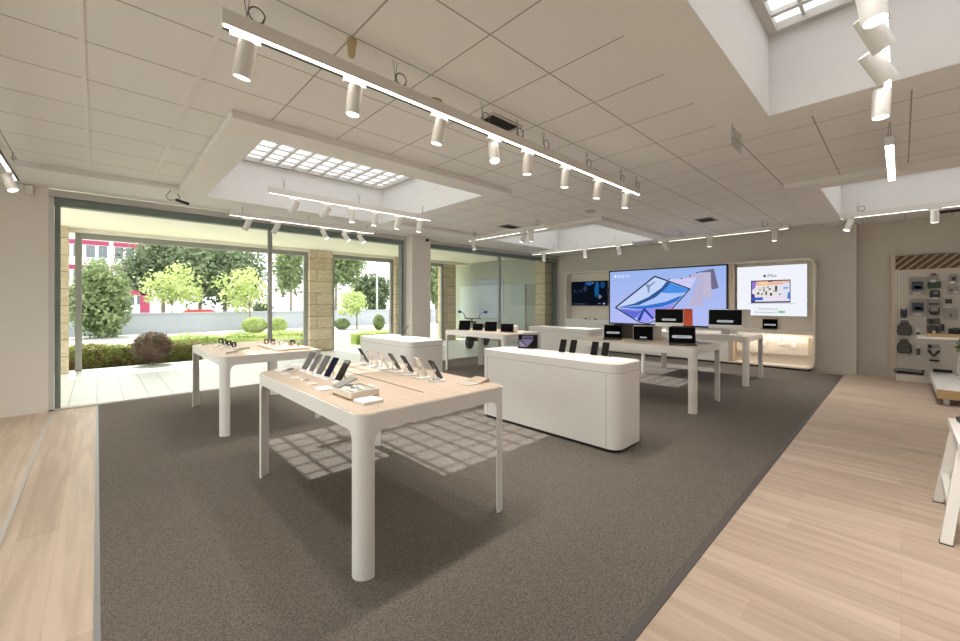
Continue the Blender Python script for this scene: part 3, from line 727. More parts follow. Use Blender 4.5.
def imac(x, y, rz, label, col='silver', pill=True):
    t = thing('desktop_computer', label, 'computer', (x, y, TB), rz, 'all-in-one computers on the far table')
    W = .57; z0, z1 = .115, .49
    mx = Matrix.Translation((0, 0, 0)) @ Matrix.Rotation(R(-4), 4, 'X')
    def pl(x0, x1, y0, y1, a, b, r):
        bm = BM(); loft(bm, [[(px, yy, pz) for px, pz in rrect(x0, x1, a, b, r, 5)] for yy in (y0, y1)])
        for v in bm.verts: v.co = mx @ v.co
        return bm
    obj('housing', pl(-W / 2, W / 2, -.006, .006, z0, z1, .014), col, t)
    s = obj('screen', pl(-W / 2 + .006, W / 2 - .006, -.0072, -.0058, z0 + .077, z1 - .006, .010), 'screen_matt', t)
    if pill:
        cz = z0 + .145
        obj('price_pill', pl(-.14, .14, -.0082, -.0071, cz - .022, cz + .022, .021), 'pill', s, 'pale grey pill-shaped price line on the screen')
        obj('price_line', pl(-.09, .09, -.0087, -.0081, cz - .004, cz + .004, .0035), 'pill_text', s)
    bm = BM(); box(bm, -.075, .075, -.10, .085, 0, .006); 
    loft(bm, [[(sx, yy, zz) for yy, zz in ((.085, .006), (.085, .0), (.055, .30), (.05, .30))] for sx in (-.075, .075)]); obj('foot', bm, col, t, smooth=False)
    bm = BM(); box(bm, -.22, .2, -.28, -.17, .0, .012); obj('keyboard', bev(bm, .004, 1), 'paper', t, 'white keyboard in front of the screen')
    return t
imac(8.90, 3.45, R(-82), 'left all-in-one computer facing the camera on the far table')
imac(8.90, 2.38, R(-82), 'right all-in-one computer facing the camera on the far table')
imac(9.44, 3.44, R(97), 'orange all-in-one computer facing away on the far table', 'orange', False)
imac(9.44, 2.36, R(97), 'silver all-in-one computer facing away behind the right one', 'silver', False)

# small things on the front table
TB = 0.9315
t = thing('leaflet_stack', 'folded white leaflets at the far left corner of the front table', 'leaflets', (1.28, 3.86, TB), R(8))
bm = BM(); box(bm, -.12, .06, -.07, .07, 0, .008); obj('pages', bm, 'paper', t, smooth=False)
bm = BM(); loft(bm, [[(-.12, s, .009), (.02, s, .05), (.09, s, .045), (.09, s, .043), (.02, s, .047), (-.12, s, .008)] for s in (-.07, .07)]); obj('cover', bm, 'paper', t, smooth=False)
def price_card(x, y, rz, label, w=.07, l=.05, m='paper'):
    bm = BM(); prism(bm, rrect(-w / 2, w / 2, -l / 2, l / 2, .008, 3), 0, .006)
    o = tag(obj('price_card', bm, m), label, 'card', 'cards in front of the left phone row'); o.location = (x, y, TB); o.rotation_euler = (0, 0, rz)
    return o
price_card(1.17, 3.66, .1, 'small white card in front of the rearmost left phone')
price_card(1.17, 3.42, -.15, 'small white card in front of the second left phone', .06, .06)
price_card(1.19, 3.28, .3, 'pale grey clear block in front of the middle left phone', .06, .09, 'acrylic')
price_card(1.18, 3.08, .1, 'beige card in front of the dark blue phone', .07, .08, 'cream')
price_card(1.18, 2.86, .05, 'white square card just behind the open tray box', .11, .13)
t = thing('tray_box', 'open grey tray box holding white accessories on the front table', 'box', (1.255, 2.53, TB), 0)
bm = BM(); prism(bm, rrect(-.10, .105, -.14, .14, .014, 4), .004, .012); obj('base', bm, 'oak_edge', t, 'wooden base')
bm = BM(); ring_prism(bm, rrect(-.10, .105, -.14, .14, .014, 4), rrect(-.088, .093, -.128, .128, .01, 4), .012, .05); obj('rim', bm, 'cream', t)
bm = BM(); box(bm, -.089, .094, -.129, .129, .012, .034); obj('inlay', bm, 'tray_grey', t, smooth=False)
for i, (px, py, s, l) in enumerate(((-.05, -.07, .025, 'white oval earphone case lying in the tray box'), (-.055, .02, .028, 'white round case at the left side of the tray box'), (.02, -.06, .018, 'small white earbud case at the right of the tray box'), (.03, .0, .014, 'tiny white earbud in the middle of the tray box'), (.01, .05, .016, 'tiny white earbud at the back of the tray box'))):
    bm = BM(); ell(bm, (0, 0, .012), s, s * 1.25, .012, 14, 8)
    o = tag(obj('earphone_case', bm, 'paper'), l, 'earphone case', 'white accessories in the tray box'); o.location = (1.255 + px, 2.53 + py, TB + .0345)
bm = BM(); loft(bm, [[(-.09, s, 0), (.05, s, .045), (.055, s, .04), (-.085, s, -.004)] for s in (-.05, .05)])
o = tag(obj('flyer', bm, 'grey_metal', smooth=False), 'dark grey flyer leaning across the back corner of the tray box', 'flyer'); o.location = (1.24, 2.62, TB + .054)
bm = BM(); box(bm, -.065, .065, -.07, .07, 0, .018)
o = tag(obj('card_stack', bev(bm, .004, 1), 'paper'), 'stack of white cards in front of the tray box at the table corner', 'cards'); o.location = (1.22, 2.285, TB)
bm = BM(); ell(bm, (0, 0, .018), .022, .03, .018, 14, 8)
o = tag(obj('earphone_case', bm, 'paper'), 'white earphone case on the oak top behind the tray box', 'earphone case'); o.location = (1.42, 2.63, TB)
t = thing('open_booklet', 'brown open booklet at the right corner of the front table', 'booklet', (2.10, 2.28, TB), 0)
bm = BM(); loft(bm, [[(-.11, s, .002), (0, s, .006), (0, s, .001), (-.11, s, .0)] for s in (-.07, .07)]); obj('page', bm, 'tray_grey', t, smooth=False)
bm = BM(); loft(bm, [[(0, s, .008), (.10, s, .03), (.115, s, .004), (0, s, .0)] for s in (-.07, .07)]); obj('page', bm, 'slat', t, 'brown raised page', smooth=False)

# watch table
TB = 0.9215
def watch(x, y, rz, label, band='black', face='screen', group='watches on the watch table', z=0.9215, s=1.0):
    t = thing('watch', label, 'watch', (x, y, z), rz, group)
    bm = BM(); ring_prism(bm, [(.034 * s * math.cos(2 * PI * i / 16), .042 * s * math.sin(2 * PI * i / 16)) for i in range(16)], [(.027 * s * math.cos(2 * PI * i / 16), .035 * s * math.sin(2 * PI * i / 16)) for i in range(16)], -.017 * s, .017 * s)
    for v in bm.verts: v.co = Vector((v.co.x, v.co.z, v.co.y + .042 * s))
    obj('band', bm, band, t)
    bm = BM(); box(bm, -.023 * s, .023 * s, -.026 * s, .026 * s, .074 * s, .09 * s); obj('case', bev(bm, .004 * s), face, t)
    return t
for i, (x, y, l) in enumerate(((1.35, 7.08, 'black watch at the back of the left watch row'), (1.35, 6.83, 'second black watch from the back of the left watch row'), (1.36, 6.60, 'third black watch from the back of the left watch row'), (1.36, 6.32, 'black watch at the near end of the left watch row'))):
    bm = BM(); box(bm, -.05, .05, -.05, .05, 0, .012); o = tag(obj('watch_stand', bev(bm, .003, 1), 'paper'), 'white stand under the ' + l, 'watch stand', 'watch stands'); o.location = (x, y, TB)
    watch(x, y, R(-50), l, 'black', 'black', z=TB + .0125, s=.85)
def band(x, y, rz, label, m='green_band', l=.2):
    bm = BM(); tube(bm, [(-l / 2, 0, .011), (-l / 4, .012, .018), (0, 0, .013), (l / 4, -.012, .02), (l / 2, 0, .011)], .0105, 6)
    o = tag(obj('watch_band', bm, m), label, 'watch band', 'loose watch bands'); o.location = (x, y, TB); o.rotation_euler = (0, 0, rz)
for x, y, r, l in ((1.20, 5.72, .9, 'sage green watch band at the near corner of the watch table'), (1.27, 5.80, 1.3, 'second sage green band beside the near corner one'), (1.33, 5.95, 1.0, 'sage green band in front of the black watches'), (1.43, 6.08, .7, 'sage green band right of the near black watch'), (1.15, 7.12, 1.2, 'sage green band at the back left corner of the watch table'), (1.25, 7.2, .9, 'sage green band beside the back left corner one')):
    band(x, y, r, l)
band(1.22, 6.35, 1.4, 'white watch band lying left of the black watches', 'paper'); band(1.2, 6.62, 1.2, 'longer white watch band further back on the watch table', 'paper', .26)
t = thing('watch_tray', 'oak watch tray at the right end of the watch table', 'tray', (1.89, 6.0, TB), 0)
bm = BM(); prism(bm, rrect(-.21, .21, -.46, .46, .03, 5), 0, .006); obj('base', bm, 'oak_edge', t, 'honey coloured base')
bm = BM(); prism(bm, rrect(-.21, .21, -.46, .46, .03, 5), .006, .022); obj('top', bm, 'oak_light', t)
wl = [(1.78, 6.36, 'black', 'black watch at the back left of the oak tray'), (1.86, 6.34, 'black', 'black watch second at the back of the oak tray'), (1.80, 6.10, 'sand_band', 'pink banded watch on the left of the oak tray'), (1.88, 6.05, 'silver', 'silver watch in the middle of the oak tray'), (1.95, 6.02, 'paper', 'white banded watch right of the middle on the oak tray'), (2.02, 6.0, 'dark_metal', 'dark banded watch near the right of the oak tray'), (2.03, 5.78, 'silver', 'silver watch at the near right of the oak tray'), (1.94, 5.80, 'sand_band', 'pink banded watch at the near end of the oak tray')]
for x, y, m, l in wl: watch(x, y, R(-40), l, m, 'silver' if m in ('silver', 'paper') else 'black', 'watches on the oak tray', TB + .0225, .85)

# things on the counters and the tablet table
def flat(name, label, cat, x, y, z, w, l, h, m='paper', rz=0.0, group=None):
    bm = BM(); box(bm, -w / 2, w / 2, -l / 2, l / 2, 0, h); o = tag(obj(name, bev(bm, min(.003, h * .3), 1), m), label, cat, group); o.location = (x, y, z); o.rotation_euler = (0, 0, rz); return o
flat('leaflet', 'white leaflet lying on the near end of the counter by the pillar', 'leaflet', 4.0, 5.72, .9145, .3, .21, .006, rz=.3)
flat('leaflet', 'white leaflet in the middle of the counter by the pillar', 'leaflet', 4.05, 6.2, .9145, .3, .21, .006, rz=-.2)
flat('price_card', 'small white card on the white island between the tablet and the phones', 'card', 4.15, 3.2, .9145, .14, .1, .006, rz=.2)
flat('price_card', 'small white card on the white island before the rounded corner', 'card', 4.02, 2.3, .9145, .14, .1, .006, rz=-.1)
flat('leaflet', 'white leaflet on the right end of the tablet table', 'leaflet', 6.5, 5.5, TB, .21, .3, .006, rz=.2)
flat('leaflet', 'white leaflet on the far left corner counter', 'leaflet', 8.6, 6.2, .9145, .2, .3, .02, rz=.1)
flat('place_mat', 'thin grey mat at the near corner of the laptop table', 'mat', 6.78, 2.2, TB, .3, .36, .004, 'grey_metal')
flat('place_mat', 'thin beige mat between the laptops on the laptop table', 'mat', 6.3, 3.15, TB, .2, .12, .004, 'cream')
flat('computer_mouse', 'white mouse on the far computer table corner', 'mouse', 8.80, 2.12, TB, .055, .1, .02)
flat('leaflet', 'white leaflet at the right end of the far computer table', 'leaflet', 9.3, 2.1, TB, .2, .14, .006)

# ------------------------------------------------------------------ wall unit
XU, XBk = 11.50, 11.80
UY0, UY1, UZ0, UZ1 = 1.31, 7.88, 0.05, 2.555
t = thing('wall_unit', 'rounded beige wall display unit with niches along the back wall', 'wall unit', (XU, 0, 0), 0)
def ux(p): return p - XU
def pane_x(pts_outer, x0, x1): bm = BM(); return prism_x(bm, pts_outer, x0, x1)
o_ = rrect(UY0, UY1, UZ0, UZ1, .16, 8); i_ = rrect(UY0 + .035, UY1 - .035, UZ0 + .035, UZ1 - .035, .13, 8)
bm = BM(); n = len(o_); Ls = [[bm.verts.new((x, y, z)) for y, z in p] for p, x in ((o_, 0), (o_, .31), (i_, .31), (i_, 0))]
for k in range(4):
    for i in range(n):
        j = (i + 1) % n; bm.faces.new((Ls[k][i], Ls[k][j], Ls[(k + 1) % 4][j], Ls[(k + 1) % 4][i]))
obj('surround', bm, 'cream', t)
bm = BM(); box(bm, .27, .31, UY0 + .03, UY1 - .03, UZ0 + .03, UZ1 - .03); obj('back_panel', bm, 'beige_panel', t, smooth=False)
bm = BM(); box(bm, .05, .31, UY0 + .1, UY1 - .1, 0.0, UZ0); obj('plinth', bm, 'black', t, smooth=False)
bm = BM(); box(bm, .012, .27, 3.0, 6.25, UZ0 + .035, UZ1 - .035); obj('center_panel', bm, 'white', t, 'white panel behind and under the big screen', smooth=False)
bm = BM(); box(bm, .0, .27, 2.90, 2.998, UZ0 + .035, UZ1 - .035); obj('divider', bm, 'oak_panel', t, 'oak divider', smooth=False)
bm = BM(); box(bm, .0, .27, UY0 + .036, 2.90, .84, .91); box(bm, .0, .016, UY0 + .036, 2.90, .815, .84); obj('shelf', bev(bm, .006, 1), 'cream', t)
bm = BM(); box(bm, .0, .27, 6.25, UY1 - .036, .86, 1.0); obj('shelf', bev(bm, .006, 1), 'white', t)
bm = BM(); box(bm, .2, .262, 1.45, 2.86, .33, .75); sp = obj('accessory_panel', bm, 'cream', t, 'lit cream accessory panel', smooth=False)
bm = BM(); box(bm, .02, .05, 1.45, 2.86, .828, .8395); obj('light_strip', bm, 'niche_led', t, smooth=False)
bm = BM(); box(bm, .012, .27, 6.26, UY1 - .036, UZ0 + .036, .859); obj('lower_panel', bm, 'white', t, smooth=False)
for i, (y, z) in enumerate(((2.65, .66), (2.3, .66), (1.95, .66), (1.72, .66))):
    tt = thing('accessory_pack', ['leftmost', 'second', 'third', 'rightmost'][i] + ' white pack hanging on the lit panel under the right wall screen', 'accessory', (XU + .19, y, z), 0, 'white packs on the lit panel')
    bm = BM(); box(bm, -.012, 0, -.05 - .02 * (i == 2), .05, -.17 + .06 * (i == 2), -.02); obj('box', bev(bm, .003, 1), 'paper', tt)
    bm = BM(); cyl(bm, (-.06, 0, .02), (.012, 0, .02), .006, n=8); tube(bm, [(-.005, 0, -.02), (-.005, 0, .02)], .004); obj('hook', bm, 'dark_metal', tt)

# big LED screen and its picture
def quad_x(pts, X, m, name, parent, th=.001):
    bm = BM(); prism_x(bm, [on_x(u, v, XU) for u, v in pts], X - th, X); return obj(name, bm, m, parent, smooth=False)
sy0, sz0 = 3.03, .905
t = thing('wall_screen', 'huge bright blue wall screen in the middle of the wall unit', 'screen', (0, 0, 0))
bm = BM(); box(bm, XU - .03, XU + .011, 3.0, 6.24, .895, 2.525); obj('bezel', bev(bm, .004, 1), 'black', t)
def ledbg():
    m = bpy.data.materials.new('led_background'); m.use_nodes = True; n = m.node_tree.nodes; l = m.node_tree.links; n.clear()
    o = n.new('ShaderNodeOutputMaterial'); e = n.new('ShaderNodeEmission'); tc = n.new('ShaderNodeTexCoord'); sp = n.new('ShaderNodeSeparateXYZ')
    mr = n.new('ShaderNodeMapRange'); mr.inputs[1].default_value = .9; mr.inputs[2].default_value = 2.5
    r = n.new('ShaderNodeValToRGB'); r.color_ramp.elements[0].color = (.47, .52, .92, 1); r.color_ramp.elements[1].color = (.33, .47, .85, 1)
    l.new(tc.outputs['Object'], sp.inputs[0]); l.new(sp.outputs[2], mr.inputs[0]); l.new(mr.outputs[0], r.inputs[0]); l.new(r.outputs[0], e.inputs[0]); l.new(e.outputs[0], o.inputs[0])
    e.inputs[1].default_value = LED
    return m
LED = SC
bm = BM(); box(bm, XU - .032, XU - .0302, 3.04, 6.20, .935, 2.485); dp = obj('display', bm, ledbg(), t, smooth=False)
def px5(x, y): return (610 + x / 7.68, 260 + y / 7.68)
def art(pts, col, layer, s=1.0): return quad_x([px5(*p) for p in pts], XU - .0305 - layer * .0016, glow('screen_ink', col, s * LED), 'picture_shape', dp)
# pale back covers fanning out
art([(665, 95), (800, 65), (838, 215), (785, 228), (760, 95)], (.17, .15, .27), 1)
art([(610, 118), (775, 92), (785, 285), (715, 292), (700, 140)], (.52, .49, .64), 2)
art([(540, 140), (725, 112), (715, 358), (605, 352), (690, 140)], (.50, .46, .66), 3)
art([(440, 150), (670, 135), (600, 260), (480, 300)], (.62, .60, .90), 4)
for cx, cy in ((457, 147), (553, 142), (620, 121), (672, 98)):
    art([(cx + 6 * math.cos(a), cy + 6 * math.sin(a)) for a in [i * PI / 4 for i in range(8)]], (.02, .03, .08), 5)
# tablet: dark rim, then the wallpaper waves
art([(345, 122), (355, 122), (620, 218), (620, 228), (440, 425), (300, 492), (225, 480), (45, 370), (45, 360)], (.008, .02, .07), 6)
art([(350, 132), (612, 224), (432, 420), (298, 484), (232, 474), (56, 365)], (.55, .66, .93), 7)
art([(56, 365), (190, 335), (300, 285), (400, 215), (440, 165), (468, 174), (440, 215), (350, 290), (230, 345)], (.03, .10, .30), 8)
art([(56, 365), (230, 346), (350, 292), (440, 218), (468, 176), (612, 224), (560, 270), (430, 325), (280, 352)], (.42, .56, .95), 8)
art([(400, 252), (468, 176), (612, 224), (585, 250), (500, 255)], (.07, .28, .80), 9)
art([(56, 365), (280, 350), (430, 322), (566, 268), (520, 318), (400, 362), (240, 378)], (.04, .17, .62), 9)
art([(75, 372), (240, 380), (400, 364), (516, 322), (432, 416), (340, 450), (270, 375), (215, 450)], (.30, .27, .86), 9)
art([(75, 374), (215, 395), (262, 380), (205, 440), (190, 450)], (.12, .16, .66), 10)
art([(270, 378), (340, 452), (298, 482), (232, 472)], (.36, .34, .96), 10)
art([(262, 372), (275, 372), (345, 448), (332, 456), (270, 392), (236, 472), (215, 458)], (.015, .06, .30), 11)
art([(275, 185), (310, 190), (350, 162), (352, 172), (315, 205), (308, 250), (296, 250), (292, 215)], (.22, .32, .52), 11)

def text(body, y, z, size, X, m, parent, name='lettering', align='LEFT'):
    cu = bpy.data.curves.new(name, 'FONT'); cu.body = body; cu.size = size; cu.extrude = .0004; cu.align_x = align; cu.resolution_u = 3
    o = bpy.data.objects.new(name, cu); C.objects.link(o)
    me = bpy.data.meshes.new_from_object(o.evaluated_get(bpy.context.evaluated_depsgraph_get()))
    bpy.data.objects.remove(o); me.name = name
    me.transform(Matrix(((0, 0, -1, X), (-1, 0, 0, y), (0, 1, 0, z), (0, 0, 0, 1))))
    me.materials.clear(); me.materials.append(m)
    ob = bpy.data.objects.new(name, me); C.objects.link(ob); ob.parent = parent
    return ob
def apple(y, z, s, X, m, parent):
    pts = []
    for i in range(40):
        a = 2 * PI * i / 40; r = 1.0
        x_, z_ = math.cos(a), math.sin(a)
        r = 1 - .16 * math.exp(-((a - PI / 2) / .3) ** 2) - .10 * math.exp(-((a - 3 * PI / 2) / .28) ** 2)
        px_, pz_ = x_ * r * .92, z_ * r
        dx, dz = px_ - 1.12, pz_ - .15; d = math.hypot(dx, dz)
        if d < .46: px_, pz_ = 1.12 + dx / d * .46, .15 + dz / d * .46
        pts.append((y - px_ * s, z + pz_ * s))
    bm = BM(); prism_x(bm, pts, X - .001, X)
    lf = [(0.02, 1.0), (.05, 1.3), (.2, 1.52), (.42, 1.6), (.40, 1.34), (.24, 1.1)]
    prism_x(bm, [(y - a * s, z + b_ * s) for a, b_ in lf], X - .001, X)
    return obj('logo', bm, m, parent, smooth=False)
ink_w = glow('screen_white_ink', (.85, .85, 1.0), LED)
ly, lz = on_x(*px5(45, 130), XU)
apple(ly, lz + .01, .042, XU - .033, ink_w, dp); text('iPad Air', ly - .06, lz - .035, .13, XU - .033, ink_w, dp)

# left niche television
t = thing('television', 'dark wall television with blue picture in the left niche', 'television', (0, 0, 0))
XT = 11.70
a = on_x(571.3, 282, XT); b2 = on_x(607.5, 305.8, XT); ty1, ty0, tz1, tz0 = a[0], b2[0], a[1], b2[1]
bm = BM(); box(bm, XT, XT + .07, ty0, ty1, tz0, tz1); obj('housing', bev(bm, .004, 1), 'black', t)
bm = BM(); box(bm, XT - .0012, XT - .0002, ty0 + .012, ty1 - .012, tz0 + .015, tz1 - .012); dp2 = obj('display', bm, glow('tv_black', (.003, .005, .012), SC), t, smooth=False)
rnd = random.Random(4)
def tvb(cx, cy, rx, ry, col, layer, rough=.25):
    W_, H2 = ty1 - ty0, tz1 - tz0
    pts = []
    for i in range(14):
        q = 2 * PI * i / 14; k = 1 + rnd.uniform(-rough, rough)
        yy = ty1 - W_ * min(.985, max(.015, cx + rx * k * math.cos(q))); zz = tz0 + H2 * min(.97, max(.03, cy + ry * k * math.sin(q))); pts.append((yy, zz))
    bm = BM(); prism_x(bm, pts, XT - .0022 - layer * .001, XT - .0014 - layer * .001); obj('picture_shape', bm, glow('tv_ink', col, SC), dp2, smooth=False)
tvb(.52, .90, .10, .08, (.015, .10, .30), 1); tvb(.72, .66, .06, .30, (.008, .09, .26), 2); tvb(.88, .84, .06, .12, (.008, .06, .17), 1); tvb(.40, .7, .06, .13, (.025, .035, .07), 3)
tvb(.28, .6, .04, .07, (.015, .025, .045), 2); tvb(.1, .62, .03, .08, (.02, .025, .035), 2); tvb(.18, .55, .03, .08, (.012, .016, .026), 2); tvb(.80, .36, .05, .08, (.16, .19, .23), 4); tvb(.5, .4, .1, .3, (.004, .006, .01), 4); tvb(.62, .93, .02, .03, (.12, .25, .40), 4)
tvb(.91, .09, .025, .035, (.4, .4, .6), 4); tvb(.79, .09, .04, .02, (.15, .15, .22), 4); tvb(.25, .07, .2, .012, (.10, .10, .12), 4, .1)
# small things on the left niche shelf
for u, l in ((586, 'left small dark cable puck on the shelf under the television'), (595.5, 'right small dark cable puck on the shelf under the television')):
    yy = on_x(u, 322, 11.6)[0]
    bm = BM(); lathe(bm, [(.05, 0), (.055, .02), (.04, .035), (.01, .038)], 16); o = tag(obj('charging_puck', bm, 'black'), l, 'puck', 'pucks under the television'); o.location = (11.6, yy, 1.001)
yy = on_x(590, 320, 11.6)[0]; bm = BM(); cyl(bm, (0, 0, 0), (0, 0, .12), .008, n=8); lathe(bm, [(.03, 0), (.03, .008), (.005, .012)], 14)
o = tag(obj('stylus_stand', bm, 'dark_metal'), 'thin dark upright stand between the pucks under the television', 'stand'); o.location = (11.6, yy, 1.001)

# right niche screen
XS = 11.70
t = thing('wall_screen', 'white wall screen showing a laptop in the right niche', 'screen', (0, 0, 0))
a = on_x(737, 270, XS); b2 = on_x(807, 268, XS); c2 = on_x(807, 317, XS)
wy1, wy0, wz1, wz0 = 2.86, 1.47, 2.44, 1.225
bm = BM(); box(bm, XS, XS + .07, wy0, wy1, wz0, wz1); obj('housing', bev(bm, .004, 1), 'paper', t)
bm = BM(); box(bm, XS - .0014, XS - .0004, wy0 + .008, wy1 - .008, wz0 + .008, wz1 - .008); dp3 = obj('display', bm, glow('white_screen', (.88, .90, .97), SC), t, smooth=False)
def at7(x, y): return on_x(735 + x / 9.8625, 260 + y / 9.8625, XS)
def art7(pts, col, layer):
    bm = BM(); prism_x(bm, [at7(*p) for p in pts], XS - .0024 - layer * .001, XS - .0016 - layer * .001); obj('picture_shape', bm, glow('screen_ink', col, SC), dp3, smooth=False)
art7([(158, 205), (548, 192), (548, 420), (158, 425)], (.02, .02, .06), 0)
art7([(168, 215), (540, 202), (540, 405), (168, 412)], (.80, .76, .85), 1)
art7([(168, 215), (540, 202), (540, 235), (168, 262)], (.85, .50, .40), 2)
art7([(168, 215), (210, 213), (200, 275), (168, 300)], (.30, .20, .62), 3)
art7([(240, 213), (330, 209), (320, 240), (250, 246)], (.95, .62, .35), 3)
art7([(205, 255), (420, 245), (420, 350), (205, 360)], (.80, .78, .74), 3)
art7([(168, 330), (195, 345), (200, 412), (168, 412)], (.08, .05, .28), 3)
art7([(168, 372), (275, 368), (275, 395), (168, 398)], (.04, .12, .50), 4)
art7([(475, 225), (535, 223), (535, 400), (470, 345)], (.72, .78, .92), 3)
art7([(520, 320), (540, 318), (540, 385), (515, 380)], (.10, .24, .66), 4); art7([(478, 265), (525, 263), (525, 283), (478, 285)], (.28, .38, .68), 4)
art7([(325, 206), (370, 204), (368, 214), (328, 216)], (.04, .03, .03), 5)
for x, y, w_, h2 in ((300, 310, 16, 34), (345, 325, 22, 26), (395, 255, 22, 55), (380, 300, 40, 14), (235, 290, 26, 10), (270, 270, 30, 12), (330, 280, 24, 14), (220, 320, 20, 20), (430, 330, 26, 14), (260, 330, 16, 14), (280, 290, 12, 22), (318, 262, 16, 10)):
    art7([(x, y), (x + w_, y - 1), (x + w_, y + h2), (x, y + h2 + 1)], (.05, .05, .06) if w_ < 25 else (.32, .33, .33), 5)
art7([(120, 428), (600, 426), (585, 433), (140, 434)], (.55, .55, .62), 1)
ink_d = glow('screen_dark_ink', (.03, .03, .035), SC)
ink_g = glow('screen_grey_ink', (.12, .12, .14), SC)
ink_n = glow('screen_green_ink', (.02, .22, .05), SC)
p = at7(293, 158); apple(p[0], p[1], .030, XS - .003, ink_d, dp3); p = at7(315, 165); text('iMac', p[0], p[1] - .015, .11, XS - .003, ink_g, dp3)
p = at7(232, 488); text('Economizas com', p[0], p[1], .058, XS - .003, ink_g, dp3)
p = at7(196, 520); text('No ecossistema da', p[0], p[1], .058, XS - .003, ink_g, dp3)
art7([(428, 500), (498, 499), (498, 523), (428, 524)], (.38, .70, .42), 1)
p = at7(434, 519); text('iMac', p[0], p[1], .058, XS - .006, ink_n, dp3)
t = laptop(11.64, 2.18, R(-90), 'black tablet with keyboard standing on the right niche shelf', w=.30, h=.23, pw=.8, ph=.075, pz=.40, group=None, z=.911, rec=8)
t.name = 'keyboard_tablet'; t['category'] = 'tablet'
t.location.x = 11.72

# ------------------------------------------------------------------ pegboard and its stock
XP = 11.98
P_ = lambda x, y, second=False: on_x(885 + x / 8.547, (310 if second else 245) + y / 8.547, XP)
py, pz0 = .14, .14
PYE = -2.6
t = thing('pegboard', 'tall beige perforated accessory wall with slatted wooden header', 'pegboard', (XP, 0, 0))
bm = BM(); box(bm, 0.0, .065, PYE, py - .06, .12, 2.21); obj('perforated_panel', bm, 'peg_panel', t, smooth=False)
bm = BM(); box(bm, -.03, .065, py - .06, py, .0, 2.53); obj('post', bm, 'oak_panel', t, smooth=False)
bm = BM(); box(bm, -.002, .02, py - .115, py - .06, .14, 2.20)
for k in range(52): box(bm, -.004, -.0015, py - .10, py - .085, .16 + k * .039, .18 + k * .039)
obj('slotted_upright', bm, 'cream', t, smooth=False)
bm = BM()
for k in range(52): box(bm, -.005, -.0041, py - .099, py - .086, .161 + k * .039, .179 + k * .039)
obj('slot_row', bm, 'slot', t, smooth=False)
bm = BM(); box(bm, .0, .065, PYE, py - .06, 2.21, 2.51); hd = obj('header', bm, 'slat_dark', t, 'dark header backing', smooth=False)
bm = BM()
yy = py - .06
k = 0
def clip_y(pts, ym):
    out = []
    for (a0, b0), (a1, b1) in zip(pts, pts[1:] + pts[:1]):
        if a0 <= ym: out.append((a0, b0))
        if (a0 <= ym) != (a1 <= ym):
            f = (ym - a0) / (a1 - a0); out.append((ym, b0 + (b1 - b0) * f))
    return out
while yy - k * .135 > PYE + .45:
    y1 = yy - k * .135 + .27
    pts = clip_y([(y1, 2.22), (y1 - .04, 2.22), (y1 - .04 - .29, 2.50), (y1 - .29, 2.50)], py - .0605)
    if len(pts) >= 3: prism_x(bm, pts, -.022, 0)
    k += 1
obj('header_slats', bm, 'slat', t, smooth=False)
bm = BM(); box(bm, -.025, 0, PYE, py - .06, 2.2, 2.22); obj('header_rail', bm, 'oak_panel', t, smooth=False)
bm = BM(); box(bm, -.42, 0.0, PYE, py - .07, 0, .125); obj('base_ledge', bev(bm, .006, 1), 'cream', t)

def hang(name, label, cat, x0, x1, y0, y1, second, m, depth=.06, group='accessories on the pegboard', extra=None, rr=.03):
    a = P_(x0, y0, second); b = P_(x1, y1, second)
    cy, cz = (a[0] + b[0]) / 2, (a[1] + b[1]) / 2; w, h = a[0] - b[0], a[1] - b[1]
    X = XP - .035
    t = thing(name, label, cat, (X, cy, cz), 0, group)
    bm = BM(); prism_x(bm, rrect(-w / 2, w / 2, -h / 2, h / 2, min(w, h) * rr * 8, 4), -depth, .0); obj('pack', bev(bm, .004, 1), m, t)
    bm = BM(); cyl(bm, (-depth - .05, 0, h / 2 + .02), (.034, 0, h / 2 + .02), .005, n=8); tube(bm, [(-depth / 2, 0, h / 2 - .005), (-depth / 2, 0, h / 2 + .02)], .006); obj('hook', bm, 'silver', t)
    for e in extra or []:
        ex0, ex1, ez0, ez1, em, en = e
        bm = BM(); prism_x(bm, rrect(-w / 2 + w * ex0, -w / 2 + w * ex1, -h / 2 + h * ez0, -h / 2 + h * ez1, .008, 3), -depth - .012, -depth - .0005); obj(en, bm, em, t)
    return t
cardx = [(.15, .85, .25, .75, 'grey_blue', 'print'), (.28, .72, .34, .5, 'grey_card', 'print_motif'), (.3, .75, .03, .12, 'tag_white', 'price_tag')]
hang('sleeve_pack', 'upper square grey pack with dark picture on the pegboard', 'pack', 207, 350, 278, 425, False, 'grey_card', .02, extra=cardx, rr=.01)
hang('sleeve_pack', 'lower square grey pack with dark picture on the pegboard', 'pack', 210, 355, 458, 605, False, 'grey_card', .02, extra=cardx, rr=.01)
hang('pouch', 'small black round pouch left of the lower grey pack', 'pouch', 132, 190, 540, 622, False, 'black', .05, rr=.05, extra=[(.3, .7, .85, 1.1, 'silver', 'ring')])
hang('headset_pack', 'dark green card pack at the top of the third column', 'pack', 365, 478, 315, 370, False, 'dark_green', .03, extra=[(.4, .8, .9, 1.3, 'tag_white', 'price_tag')], rr=.02)
hang('cable_pack', 'grey blister pack with red hanger above the dark green pack', 'pack', 380, 460, 250, 305, False, 'grey_card', .02, extra=[(.3, .8, .8, 1.1, 'dark_red', 'hanger')], rr=.02)
hang('cable_pack', 'round black coiled cable pack in the third column', 'pack', 378, 470, 385, 455, False, 'black', .04, extra=[(.2, .6, .5, .8, 'grey_card', 'coil'), (.2, .8, -.1, .1, 'tag_white', 'price_tag')], rr=.045)
